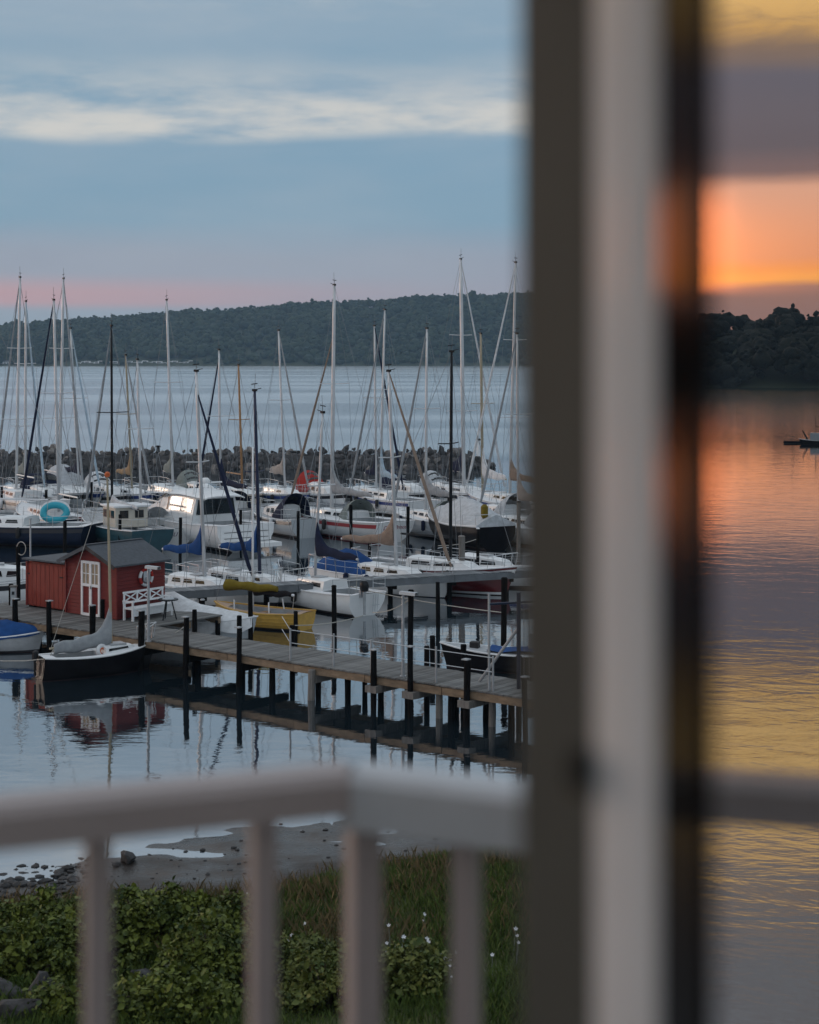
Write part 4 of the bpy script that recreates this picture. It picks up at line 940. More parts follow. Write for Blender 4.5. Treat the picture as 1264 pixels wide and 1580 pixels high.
# thin steel hand-rail posts with wires on the near edge
rp = []
for px, hgt in ((444,1.0),(511,1.02),(569,1.0),(669,1.05),(757,1.0)):
    p = on_pier(s_of_px(px), 0.12); rp.append(p); MB().tube([p-Vector((0,0,0.1)), p+Vector((0,0,hgt))], 0.032, 7).build('rail_post', 'galv', pier)
for hz in (0.95, 0.55):
    pts = [q+Vector((0,0,hz)) for q in rp]; pts = [on_pier(s_of_px(425), 0.3, DZ+hz+0.35)]+pts; MB().tube(pts, 0.012, 4).build('rail_wire', 'steel', pier)
# platform carrying the hut
HC = G(180, 957, DZ); s_c = (HC-N0).dot(pd); w_c = (HC-N0).dot(pn)
plat = MB().mesh('x', None); bpy.data.meshes.remove(plat)
pl2 = [MB().box((0,0,0), (0.138, 3.3, 0.045)).mesh('plank', m) for m in ('pier_plank','pier_plank_light','pier_plank_dark')]
s = s_c-6.6
while s < s_c+2.0:
    link('platform_plank', pl2[int(rng.integers(3))], pier, on_pier(s, PW+0.12+1.65, DZ-0.03), prz); s += 0.15
for w_ in (PW+1.8, PW+3.3): MB().beam(on_pier(s_c-6.6, w_, DZ-0.18), on_pier(s_c+2.0, w_, DZ-0.18), 0.12, 0.24).build('beam', 'pier_beam', pier)
for q in range(5):
    p = on_pier(s_c-6.3+q*2.05, PW+3.3); pile(pier, p.x, p.y, DZ-0.2)

# ------------------------------------------------------------------ red hut with shed
wv, dv_ = 2.76, 2.35                                  # gable width (along pier), depth
EV, RG = 1.95, 2.52                                   # eave and ridge above deck
hut = thing('harbour_hut', 'small red wooden hut with grey gabled roof and white double door', 'hut', HC+Vector((0,0,0.02)), prz)
# local frame: x along pier (0 at the right corner, negative left), y away from viewer
bh = 0.135
core = MB(); core.add([(-wv+0.03,0.03,0),(-0.03,0.03,0),(-0.03,0.03,EV),(-wv/2,0.03,RG),(-wv+0.03,0.03,EV),(-wv+0.03,dv_-0.03,0),(-0.03,dv_-0.03,0),(-0.03,dv_-0.03,EV),(-wv/2,dv_-0.03,RG),(-wv+0.03,dv_-0.03,EV)],
    [(0,1,2,3,4),(9,8,7,6,5),(1,6,7,2),(5,0,4,9),(2,7,8,3),(3,8,9,4)]); wall = core.build('wall', 'hut_red', hut)
k = 0
while k*bh < RG-0.05:
    z = k*bh+bh/2; half = wv/2 if z < EV else max(0.05, wv/2*(RG-z)/(RG-EV))
    segs = [(-wv/2-half, -wv/2+half)]
    if z < 1.99: segs = [(-wv/2-half, -wv/2-0.50), (-wv/2+0.50, -wv/2+half)]
    for a, b in segs: MB().add([(a,0.028,z-bh/2),(b,0.028,z-bh/2),(b,0.0,z-bh/2),(a,0.0,z-bh/2),(a,0.028,z+bh/2-0.012),(b,0.028,z+bh/2-0.012),(b,0.012,z+bh/2-0.012),(a,0.012,z+bh/2-0.012)], [(0,1,2,3),(7,6,5,4),(3,2,6,7),(1,0,4,5),(2,1,5,6),(0,3,7,4)]).build('board', 'hut_red', wall)
    if z < EV: MB().add([(-0.028,0,z-bh/2),(0.0,0,z-bh/2),(0.0,dv_,z-bh/2),(-0.028,dv_,z-bh/2),(-0.028,0,z+bh/2-0.012),(-0.012,0,z+bh/2-0.012),(-0.012,dv_,z+bh/2-0.012),(-0.028,dv_,z+bh/2-0.012)], [(3,2,1,0),(4,5,6,7),(1,2,6,5),(0,1,5,4),(2,3,7,6),(3,0,4,7)]).build('board', 'hut_red', wall)
    k += 1
for x in (0.012, -wv-0.012): MB().box((x, -0.012, EV/2), (0.07,0.07,EV)).build('corner_post', 'hut_red', hut)
for sd in (1,-1):                                       # roof slopes with overhang
    ex = (wv/2+0.2)*sd; sl = (RG-EV)/(wv/2); ze = RG-sl*(wv/2+0.2)
    y0, y1 = -0.28, dv_+0.12; t_ = 0.06
    xs_ = [-wv/2, -wv/2+ex]
    MB().add([(xs_[0],y0,RG+0.03),(xs_[1],y0,ze+0.03),(xs_[1],y1,ze+0.03),(xs_[0],y1,RG+0.03),(xs_[0],y0,RG+0.03+t_),(xs_[1],y0,ze+0.03+t_),(xs_[1],y1,ze+0.03+t_),(xs_[0],y1,RG+0.03+t_)],
        [(0,1,2,3),(7,6,5,4),(0,4,5,1),(1,5,6,2),(2,6,7,3)]).build('roof_slope', 'roof_felt', hut)
    MB().beam((xs_[0],y0-0.012,RG+0.02), (xs_[1],y0-0.012,ze+0.02), 0.024, 0.13).build('barge_board', 'roof_felt' if sd < 0 else 'stone_b', hut)
MB().box((-wv/2,(dv_-0.16)/2,RG+0.1), (0.14,dv_+0.4,0.03)).build('ridge_cap', 'roof_felt', hut)
door = thing('d', None, None); bpy.data.objects.remove(door)
dr = MB().box((-wv/2,0.0,1.0), (0.98,0.04,1.96)).build('door', 'hut_red', hut)
fr = MB()
for x in (-0.47,0,0.47): fr.box((-wv/2+x,-0.035,1.0), (0.095 if x else 0.13,0.04,1.98))
for z in (0.05,1.12,1.95): fr.box((-wv/2,-0.034,z), (0.86,0.036,0.10))
fr.build('frame', 'paint_white', dr)
for x in (-0.243,0.243):
    MB().box((-wv/2+x,-0.025,1.53), (0.34,0.008,0.72)).build('pane', 'window_warm', dr)
    b = MB(); b.box((-wv/2+x,-0.04,1.53), (0.03,0.02,0.74))
    b.box((-wv/2+x,-0.041,1.54), (0.33,0.018,0.03)); b.build('glazing_bar', 'paint_white', dr)
MB().box((-wv/2+0.04,-0.075,1.05), (0.025,0.05,0.12)).build('handle', 'steel', dr)
# lower shed against its left side
shed = thing('tool_shed', 'low flat-roofed orange-red shed joined to the left of the hut', 'shed', HC-pd*(wv+0.08)+Vector((0,0,0.06)), prz)
sw = 2.35; sh_ = 1.66
c = MB(); c.add([(-sw,0.15,0),(0,0.15,0),(0,1.9,0),(-sw,1.9,0),(-sw,0.15,sh_),(0,0.15,sh_),(0,1.9,sh_+0.12),(-sw,1.9,sh_+0.12)], [(3,2,1,0),(4,5,6,7),(0,1,5,4),(1,2,6,5),(2,3,7,6),(3,0,4,7)])
c.build('wall', 'hut_red_light', shed)
nb = 9; bw_ = (sw-0.06)/nb
for q in range(nb): MB().box((-sw+0.03+bw_*(q+0.5), 0.135, sh_/2-0.01), (bw_-0.022,0.03,sh_-0.1)).build('board', 'hut_red_light', shed)
for x in (-sw-0.01, 0.01-0.05): MB().box((x, 0.115, sh_/2), (0.1,0.05,sh_)).build('corner_post', 'hut_red', shed)
MB().beam((-sw-0.12,1.0,sh_+0.10), (0.02,1.0,sh_+0.10), 2.1, 0.06).build('roof', 'roof_felt', shed)
for x in (-0.35,-2.3): MB().box((x,0.11,1.2), (0.18,0.03,0.04)).build('hinge', 'alu_dark', shed)
for x in (-sw+0.15,-0.2): MB().box((x,0.4,-0.05), (0.3,0.4,0.1)).build('foot', 'pile_dark', shed)
# white bench with crossed back beside the hut
bench = thing('garden_bench', 'white wooden bench with criss-cross back beside the hut wall', 'bench', HC+pd*0.18+pn*0.12, prz+math.pi/2)
BL = 1.95                                            # local x along the wall (away), local y toward the hut
MB().box((BL/2,-0.28,0.43), (BL,0.5,0.05)).build('seat', 'paint_white', bench)
MB().box((BL/2,-0.50,0.28), (BL-0.1,0.03,0.24)).build('apron', 'paint_white', bench)
for z in (0.62,0.98): MB().box((BL/2,-0.03,z), (BL,0.05,0.07)).build('back_rail', 'paint_white', bench)
for q in range(4): MB().box((0.05+q*(BL-0.1)/3,-0.03,0.80), (0.06,0.045,0.34)).build('back_post', 'paint_white', bench)
for q in range(3):
    xa = 0.08+q*(BL-0.1)/3; xb = xa+(BL-0.1)/3-0.06
    for z0_, z1_ in ((0.66,0.94),(0.94,0.66)): MB().beam((xa,-0.03,z0_), (xb,-0.03,z1_), 0.03, 0.045).build('cross_slat', 'paint_white', bench)
for x in (0.04, BL-0.04):
    for y in (-0.05,-0.5): MB().box((x,y,0.22 if y < -0.4 else 0.3), (0.07,0.07,0.44 if y < -0.4 else 0.6)).build('leg', 'paint_white', bench)
    MB().box((x,-0.27,0.68), (0.08,0.56,0.05)).build('armrest', 'paint_white', bench)
    MB().box((x,-0.5,0.56), (0.06,0.06,0.2)).build('arm_post', 'paint_white', bench)
# life ring on the hut wall
lr = thing('life_ring', 'red and white life ring hanging on the dark hut side wall', 'life ring', HC+pn*1.35+pd*0.07+Vector((0,0,1.42)), prz)
for q in range(8): MB().torus((0,0,0), 0.29, 0.06, Vector((1,0,0)), 5, 8, q*math.pi/4, (q+1)*math.pi/4).build('segment', 'canvas_red' if q % 2 == 0 else 'canvas_white', lr, smooth=True)
MB().tube([(0.02,0.0,0.0),(0.02,0.0,-0.18)], 0.12, 10).build('rope_bag', 'canvas_grey', lr)
MB().box((0.04,0,0.05), (0.04,0.3,0.34)).build('backing_board', 'canvas_lightgrey', lr)
# lamp posts
def lamp(px, yb, yt, label):
    p = G(px, yb, DZ); hgt = (yb-yt)/F*p.y; t_ = thing('pier_lamp', label, 'lamp post', p, prz, 'lamp posts on the front pier')
    MB().tube([(0,0,0),(0,0,hgt-0.05)], [0.05,0.04], 8).build('pole', 'galv', t_)
    MB().tube([(0,0,0),(0,0,0.03)], 0.1, 8).build('base_plate', 'galv', t_)
    hd = MB(); hd.grid([[(x,y,hgt+z) for y, z in ((-0.09,-0.02),(-0.07,0.07),(0.07,0.07),(0.09,-0.02))] for x in (-0.09,-0.05,0.45,0.52)]); hd.add([(-0.09,-0.09,hgt-0.02),(0.52,-0.09,hgt-0.02),(0.52,0.09,hgt-0.02),(-0.09,0.09,hgt-0.02)], [(0,1,2,3)])
    hd.build('lamp_head', 'gelcoat_grey', t_)
lamp(229, 990, 876, 'pale lamp post with flat head in front of the white bench')
lamp(622, 1044, 916, 'pale lamp post with flat head at the middle of the bare pier')
# entrance gate frame at the right end of the pier
gt = thing('pier_gate', 'steel gate frame with diagonal brace at the right end of the pier', 'gate', (0,0,0))
gp = [on_pier(s_of_px(750), 0.15), on_pier(s_of_px(772), 0.9), on_pier(s_of_px(792), PW-0.2)]
for q, p in enumerate(gp): MB().tube([p, p+Vector((0,0,2.75))], 0.06 if q else 0.035, 8).build('post', 'galv' if q == 0 else 'hull_navy', gt)
MB().tube([gp[0]+Vector((0,0,2.45)), gp[2]+Vector((0,0,2.45))], 0.035, 7).build('top_bar', 'hull_navy', gt)
MB().tube([gp[1]+Vector((0,0,1.75)), on_pier(s_of_px(718), 0.7)+Vector((0,0,0.1))], 0.045, 7).build('brace', 'galv', gt)
b = MB(); ca, cb_ = gp[1], gp[2]
for q in range(1,6): b.tube([ca.lerp(cb_, q/6)+Vector((0,0,0.1)), ca.lerp(cb_, q/6)+Vector((0,0,2.4))], 0.008, 4)
b.build('bars', 'wire', gt)['kind'] = 'stuff'
sg = MB().box((0,0,0), (0.62,0.03,0.5)).build('sign', 'canvas_taupe', gt); sg.location = gp[2]+pd*0.45+Vector((0,-0.05,2.15)); sg.rotation_euler = (0,0,prz*0.3)
o = link('lettering', text_mesh('S', 0.36, 'lettering'), gt); o.location = sg.location+Vector((0.0,-0.03,0)); o.rotation_euler = (R(90),0,prz*0.3)
mbx = MB().box((0,0,0), (0.34,0.12,0.42)).build('letter_box', 'turquoise' if False else 'galv', gt); mbx.location = gp[1].lerp(gp[2],0.5)+Vector((0,-0.12,1.35))
# power pedestal by the shed and small bar table behind the bench
p = G(21, 935, DZ); pp = thing('power_pedestal', 'pale power pedestal standing on the pier at the left', 'pedestal', p)
MB().box((0,0,0.36), (0.2,0.18,0.72)).build('body', 'gelcoat_grey', pp); MB().box((0,0,0.75), (0.26,0.24,0.06)).build('lid', 'pile_grey', pp); MB().box((0,-0.095,0.5), (0.1,0.02,0.12)).build('socket', 'stripe_dark', pp)
p = on_pier(s_c+1.3, PW+1.4); tb = thing('standing_table', 'dark round standing table on trestle legs right of the bench', 'table', p)
MB().tube([(0,0,0.70),(0,0,0.74)], 0.36, 18).build('table_top', 'alu_dark', tb); MB().tube([(0,0,0.74),(0,0,0.77)], [0.22,0.2], 18).build('tray', 'canvas_lightgrey', tb)
for q in range(3):
    a = q*2.09; MB().tube([(0.12*math.cos(a),0.12*math.sin(a),0.70),(0.3*math.cos(a),0.3*math.sin(a),0)], 0.025, 6).build('leg', 'alu_dark', tb)
p = G(29, 950, DZ)

# ------------------------------------------------------------------ middle pier (grey, lighter) and far pontoon
def strip_pier(name, label, a, b, z, wd, plank_m, fascia_m, pl=0.2, ht=0.16):
    d = (b-a); L = d.length; d.normalize(); nn = Vector((-d.y, d.x, 0)); rz = math.atan2(d.y, d.x); t_ = thing(name, label, 'pier', (0,0,0))
    mes = [MB().box((0,0,0), (pl-0.015, wd, 0.04)).mesh('plank', m) for m in plank_m]
    for i in range(int(L/pl)): link('plank', mes[int(rng.integers(len(mes)))], t_, a+d*(pl*(i+0.5))+nn*(wd/2)+Vector((0,0,z-0.02+rng.uniform(-0.003,0.003))), rz)
    s = 0
    while s < L-0.05:
        e = min(L, s+3.6)
        for w_ in (0.0, wd): MB().beam(a+d*(s+0.01)+nn*w_+Vector((0,0,z-0.05-ht/2)), a+d*(e-0.01)+nn*w_+Vector((0,0,z-0.05-ht/2)), 0.07, ht).build('fascia', fascia_m, t_)
        s = e
    return t_, d, nn, L
A_, B_ = G(250, 914, 1.1), G(822, 880, 1.1); A_.z = B_.z = 0; dd_ = (B_-A_).normalized(); A2_ = A_-dd_*5; B2_ = B_+dd_*9
t_, d_, nn_, L_ = strip_pier('middle_pier', 'slim grey pier crossing the marina behind the red hut', A2_, B2_, 1.1, 1.1, ('pier_grey','pier_grey_light','pier_grey'), 'pier_grey', 0.2, 0.26)
for q in range(11):
    for w_ in (0.55,):
        p = A2_+d_*(1.2+q*L_/11)+nn_*w_; pile(t_, p.x, p.y, 0.9, r=0.11, m='pile_dark')
    MB().beam(A2_+d_*(1.2+q*L_/11)+Vector((0,0,0.72)), A2_+d_*(1.2+q*L_/11)+nn_*1.1+Vector((0,0,0.72)), 0.14, 0.16).build('cross_beam', 'pile_dark', t_)
A_, B_ = G(-80, 793, 0.55), G(860, 769, 0.55); A_.z = B_.z = 0
t_, d_, nn_, L_ = strip_pier('far_pontoon', 'long grey pontoon in front of the breakwater', A_, B_, 0.55, 2.0, ('pontoon','deck_grey'), 'pontoon', 0.3, 0.34)
for q in range(8):
    p = A_+d_*(2+q*L_/8)+nn_*1.0; MB().box(p+Vector((0,0,0.08)), (2.6,1.9,0.5), math.atan2(d_.y,d_.x)).build('float', 'pontoon', t_)

# ------------------------------------------------------------------ mooring piles standing in the water
def mpile(px, yt, yb, r, m, label, cap=None, lean=0.0):
    r *= 0.78; lean = 0.012*math.sin(px*1.7); p = G(px, yb); zt = (yb-yt)/F*p.y; t_ = thing('mooring_pile', label, 'pile', (p.x, p.y, 0), 0, 'mooring piles in the marina')
    pile(t_, 0, 0, zt, -1.2, r, m, 'shaft', lean)
    MB().tube([(lean*zt,0,zt),(lean*zt,0,zt+0.05)], [r*1.15,r*0.8], 9).build('cap', cap or 'pile_dark', t_)
    return t_, zt
for a in [(278,800,862,0.11,'pile_dark','dark pile left of the motor cruiser hull'), (371,788,852,0.10,'pile_dark','dark pile at the motor cruiser stern'), (460,790,850,0.11,'pile_dark','dark pile at the bow of the red-striped yacht'),
          (542,780,848,0.12,'pile_dark','dark pile in front of the red-striped yacht hull'), (570,828,858,0.1,'pile_dark','short dark pile below the lettered transom of the red-striped yacht','paint_white'), (629,783,852,0.12,'pile_dark','dark pile between the two lettered transoms'),
          (713,828,912,0.19,'pile_grey','thick pale weathered pile behind the middle pier','stone_c'), (737,816,912,0.1,'pile_dark','dark pile with white cap behind the middle pier','paint_white'), (100,806,872,0.12,'pile_dark','dark pile in front of the turquoise inflatable'),
          (185,795,850,0.11,'pile_dark','dark pile behind the hut roof beside the teal yacht'), (800,775,892,0.13,'pile_grey','brown pile beside the window frame'), (3,752,795,0.13,'pile_dark','dark pile in the far row at the left edge'),
          (71,757,796,0.12,'pile_dark','dark pile between the far left yachts'), (141,745,793,0.12,'pile_dark','dark pile below the domed tent of the far row'), (387,914,990,0.115,'pile_dark','black pile in front of the yellow boat'),
          (516,905,988,0.12,'pile_dark','black pile in front of the small white yacht'), (633,912,1012,0.13,'pile_dark','tall black pile behind the lamp on the bare pier'), (676,900,968,0.11,'pile_dark','dark pile under the middle pier beside the dark red hull'),
          (777,893,1008,0.14,'pile_dark','stout black pile behind the pier gate'), (668,983,1034,0.12,'pile_dark','short dark pile behind the bare pier near the gate'), (456,945,992,0.1,'pile_dark','thin dark pile right of the yellow boat'),
          (301,946,978,0.11,'pile_dark','short dark pile in front of the pale tarpaulin'), (313,926,965,0.12,'pile_dark','dark pile with pale band behind the pale tarpaulin','galv'), (29,845,960,0.11,'pile_dark','black pile with hanging ring left of the red shed')]:
    t_, zt = mpile(*a)
    if a[0] == 29: MB().torus((0.12,-0.1,zt-0.02), 0.2, 0.02, Vector((0.3,1,0)), 18, 5, sy=1.3).build('ring', 'rope', t_)
p = G(47, 872); t_ = thing('marker_pole', 'thin pale pole standing behind the left end of the shed', 'pole', (p.x,p.y,0)); MB().tube([(0,0,-1),(0,0,2.3)], 0.045, 7).build('shaft', 'galv', t_); MB().tube([(0,0,2.3),(0,0,2.36)], 0.07, 7).build('cap', 'galv', t_)
# slack mooring lines across the basin
for a, b, sag, lb in (((541,905,1.1),(775,945,0.9),0.1,'pale mooring rope running from the small yacht past the lamp'),((455,965,1.0),(560,950,0.7),0.1,'short mooring rope right of the yellow boat'),((676,842,1.0),(735,832,1.2),0.1,'rope under the stern of the black covered boat'),((575,945,0.6),(632,925,1.6),0.15,'rope from the small yacht stern to the tall black pile')):
    pa = G(a[0], a[1], a[2]); pb = G(b[0], b[1], b[2]); pts = [pa.lerp(pb, k/6)-Vector((0,0,sag*4*(k/6)*(1-k/6))) for k in range(7)]
    tag(MB().tube(pts, 0.018, 5).build('mooring_line', 'rope'), lb, 'rope')

# ------------------------------------------------------------------ vegetation on the bank
def leaf_material(name, c0, c1):
    m = bpy.data.materials.new(name); m.use_nodes = True
    t = NT(m.node_tree); b = t.n['Principled BSDF']
    pos = t.node('ShaderNodeNewGeometry').outputs['Position']
    rnd = t.node('ShaderNodeNewGeometry').outputs['Random Per Island']
    n = t.noise(pos, 2.2, 4, 0.65); f = t.math('ADD', t.math('MULTIPLY', rnd, 0.4), t.math('MULTIPLY_ADD', n, 1.2, -0.3))
    t.put(b.inputs['Base Color'], t.ramp(f, [(0.15, c0+W), (0.5, tuple((p+q)/2 for p, q in zip(c0, c1))+W), (0.85, c1+W)]))
    b.inputs['Roughness'].default_value = 0.6; b.inputs['Specular IOR Level'].default_value = 0.3
    b.inputs['Subsurface Weight'].default_value = 0.0
    return m
rose_m = leaf_material('rose_leaf', (0.010,0.032,0.006), (0.16,0.19,0.026))
weed_m = leaf_material('weed_leaf', (0.025,0.055,0.010), (0.16,0.17,0.035))
grass_m = leaf_material('grass_blade', (0.030,0.065,0.012), (0.12,0.17,0.035))
dry_m = leaf_material('dry_grass', (0.08,0.065,0.03), (0.20,0.15,0.075))
def tri_mesh(name, vs, fs, m):
    me = bpy.data.meshes.new(name); vs = np.asarray(vs, float); fs = np.asarray(fs, np.int32)
    me.vertices.add(len(vs)); me.vertices.foreach_set('co', vs.ravel()); me.loops.add(fs.size); me.loops.foreach_set('vertex_index', fs.ravel())
    me.polygons.add(len(fs)); me.polygons.foreach_set('loop_start', np.arange(0, fs.size, fs.shape[1], dtype=np.int32)); me.polygons.foreach_set('loop_total', np.full(len(fs), fs.shape[1], np.int32))
    me.update(calc_edges=True); me.materials.append(m); return me
def leaves(points, normals, size, seed):
    """folded pointed leaves: 6 vertices, 4 triangles each"""
    rg = np.random.default_rng(seed); n = len(points); vs = np.zeros((n, 6, 3)); 
    a = rg.normal(size=(n,3)); nrm = normals + 0.75*a; nrm /= np.linalg.norm(nrm, axis=1)[:, None]
    d = rg.normal(size=(n,3)); d -= nrm*(d*nrm).sum(1)[:, None]; d /= np.linalg.norm(d, axis=1)[:, None]; e = np.cross(nrm, d)
    s = size*np.exp(rg.normal(0, 0.38, n))[:, None]
    vs[:,0] = points; vs[:,1] = points + (d*0.45 + e*0.33 + nrm*0.10)*s; vs[:,2] = points + (d*0.45 - e*0.33 + nrm*0.10)*s
    vs[:,3] = points + d*s - nrm*0.08*s; vs[:,4] = points + (d*0.78 + e*0.22 + nrm*0.05)*s; vs[:,5] = points + (d*0.78 - e*0.22 + nrm*0.05)*s
    base = np.array([[0,1,3],[0,3,2],[1,4,3],[2,3,5]]); fs = (base[None] + (np.arange(n)*6)[:, None, None]).reshape(-1, 3)
    return vs.reshape(-1, 3), fs
def shrub(label, px, py, rx, ry, hh, nl, seed, size=0.074, m=None, zg=None):
    rg = np.random.default_rng(seed); p = G(px, py, 0.7); X, Y = p.x, p.y; zb = float(gz(X, Y))
    t_ = thing('beach_rose_bush', label, 'bush', (X, Y, zb), 0, 'beach rose bushes on the bank')
    nl = int(nl*1.7); nc = 52; cl = []                                             # leaf clumps on arching stems
    st = MB()
    for q in range(nc):
        a = rg.uniform(0, 6.28); r = math.sqrt(rg.uniform(0, 1)); x, y = rx*r*math.cos(a), ry*r*math.sin(a); z = hh*(1-0.55*r**2)*rg.uniform(0.35, 1.0)*(1.35 if rg.random() < 0.15 else 1)
        cl.append((x, y, z)); st.tube([(x*0.35, y*0.35, -0.1), (x*0.75, y*0.75, z*0.6), (x, y, z)], [0.022,0.014,0.007], 4)
    st.build('stem', 'bark', t_)
    cl = np.array(cl); k = rg.integers(0, nc, nl); u = rg.normal(size=(nl,3)); u /= np.linalg.norm(u, axis=1)[:, None]
    rad = np.array([0.23,0.23,0.15])*(0.6+0.8*rg.random((nc,1)))
    pts = cl[k] + u*rad[k]*(rg.random((nl,1))**0.45); nrm = u*0.6 + np.array([0,0,0.7])
    pts[:,2] = np.maximum(pts[:,2], 0.02)
    v, f = leaves(pts, nrm, size, seed+1); link('foliage', tri_mesh('foliage', v, f, m or rose_m), t_)
    return t_
for a in [('broad beach rose bush at the left edge above the grey boulders', 25, 1510, 1.25,0.9,0.85,4200,11), ('low beach rose bush behind the left railing bar at the stony edge', 95, 1440, 1.0,0.7,0.72,3400,12),
          ('small beach rose bush at the left edge near the water', -10, 1445, 1.0,0.7,0.62,2600,13), ('dark beach rose bush just right of the first railing bar', 215, 1468, 1.0,0.8,0.85,4000,14),
          ('tall beach rose bush before the second railing bar', 318, 1462, 0.95,0.8,0.9,4200,15), ('low beach rose bush in front at the bottom between the first two bars', 265, 1585, 1.0,0.6,0.5,2600,16),
          ('beach rose bush behind the first railing bar', 130, 1490, 1.0,0.8,0.8,3600,17), ('sprawling beach rose bush left of the second railing bar', 340, 1530, 0.85,0.7,0.7,3000,18),
          ('tiny beach rose sprig between the grey boulders at bottom left', 95, 1585, 0.45,0.35,0.4,700,19), ('low beach rose bush beyond the dark one at the mud edge', 255, 1425, 1.1,0.6,0.5,2400,20)]:
    shrub(*a)
def weed(label, px, py, rx, ry, hh, nl, seed): 
    t_ = shrub(label, px, py, rx, ry, hh, nl, seed, 0.065, weed_m); t_.name = 'weed_clump'; t_['category'] = 'weeds'; t_['group'] = 'weed clumps in the grass'
weed('leafy weed clump at the bottom right of the second railing bar', 470, 1530, 0.8,0.7,0.6,2600,31); weed('yellowish weed clump left of the railing corner post at the bottom', 510, 1575, 0.7,0.6,0.6,2400,32)
weed('dark weed clump beneath the white flowers', 640, 1560, 0.7,0.6,0.55,2400,33)
# grass: tens of thousands of blades, one object
def blades(n, seed, hmin, hmax, m, name, label, xr, yr, dmin, wid=0.012, thin=None):
    rg = np.random.default_rng(seed); P = np.column_stack([rg.uniform(*xr, n), rg.uniform(*yr, n)])
    _, d, fl = land_z(P); nn = np.array([mnoise.noise((p[0]*0.5, p[1]*0.5, seed)) for p in P]) 
    ok = (d > fl+dmin+0.6*nn) & (rg.random(n) < np.clip(0.75+0.9*nn, 0.2, 1)); P = P[ok]; nn = nn[ok]; n = len(P)
    Z = gz(P[:,0], P[:,1]); h = rg.uniform(hmin, hmax, n)*(1+0.6*nn); a = rg.uniform(0, 6.28, n); b = a+rg.uniform(-1, 1, n)
    lean = rg.uniform(0.15, 0.6, n)*h; sx, sy = np.cos(a)*wid, np.sin(a)*wid; vs = np.zeros((n,4,3))
    vs[:,0] = np.column_stack([P[:,0]-sx, P[:,1]-sy, Z-0.02]); vs[:,1] = np.column_stack([P[:,0]+sx, P[:,1]+sy, Z-0.02])
    mx, my = P[:,0]+np.cos(b)*lean*0.4, P[:,1]+np.sin(b)*lean*0.4
    vs[:,2] = np.column_stack([mx+sx*0.7, my+sy*0.7, Z+h*0.65]); vs[:,3] = np.column_stack([P[:,0]+np.cos(b)*lean, P[:,1]+np.sin(b)*lean, Z+h])
    fs = (np.array([[0,1,2],[0,2,3]])[None] + (np.arange(n)*4)[:, None, None]).reshape(-1, 3)
    o = link(name, tri_mesh(name, vs.reshape(-1,3), fs, m)); tag(o, label, 'grass', kind='stuff'); return o
blades(165000, 41, 0.10, 0.26, grass_m, 'grass', 'rough green grass covering the bank', (-9.5,6.0), (20,42), 0.0)
blades(26000, 42, 0.16, 0.36, dry_m, 'dry_grass', 'dry brownish grass along the top of the beach', (-10,6.5), (27,42), -0.5, 0.008)
# white flowers: a flowering clump and scattered single blooms
def flower_plant(px, py, n, sp, seed, label):
    rg = np.random.default_rng(seed); p = G(px, py, 0.9); zb = float(gz(p.x, p.y)); t_ = thing('white_flower', label, 'flower', (p.x, p.y, zb), 0, 'white flowers in the grass')
    st = MB(); fl = MB()
    for q in range(n):
        x, y = rg.normal(0, sp, 2); h = rg.uniform(0.22, 0.5); st.tube([(x*0.5,y*0.5,-0.05),(x,y,h)], [0.006,0.004], 4)
        c = Vector((x,y,h)); nr = Vector((rg.normal(0,0.3), -0.6, 0.8)).normalized(); tx = nr.cross(Vector((1,0,0))).normalized(); ty = nr.cross(tx); rr = rg.uniform(0.02,0.04)
        for k in range(5):
            aa = k*1.257; d1 = tx*math.cos(aa)+ty*math.sin(aa); d2 = tx*math.cos(aa+0.5)+ty*math.sin(aa+0.5); d0 = tx*math.cos(aa-0.5)+ty*math.sin(aa-0.5)
            fl.add([c, c+d0*rr*0.7+nr*0.006, c+d1*rr+nr*0.012, c+d2*rr*0.7+nr*0.006], [(0,1,2,3)])
    st.build('stem', 'bark' if False else 'canvas_greygreen', t_); o = fl.build('blossom', 'petal', t_); o['kind'] = 'stuff'
flower_plant(640, 1520, 13, 0.28, 51, 'cluster of small white flowers right of the corner post')
for q, (px, py) in enumerate(((475,1472),(447,1480),(605,1466),(618,1478),(664,1478),(660,1436),(700,1500),(690,1530),(787,1480),(795,1498),(760,1512),(694,1552),(475,1436),(390,1382))):
    flower_plant(px, py+6, 1+q % 2, 0.05, 60+q, ('white bloom highest up, close left of the corner post','white bloom nearest the second railing bar','white bloom hugging the right side of the corner post','pair of white blooms right of the corner post above the cluster','white bloom above the right of the flower cluster','highest white bloom between corner post and third bar','pair of white blooms just left of the third bar','lower white bloom beside the third bar','white bloom near the window frame, upper of the pair','second white bloom near the window frame','white bloom low in the grass right of the third bar','lowest white bloom left of the third bar','white bloom in the far grass left of the corner post','white bloom beside the rose bushes at the second bar')[q])
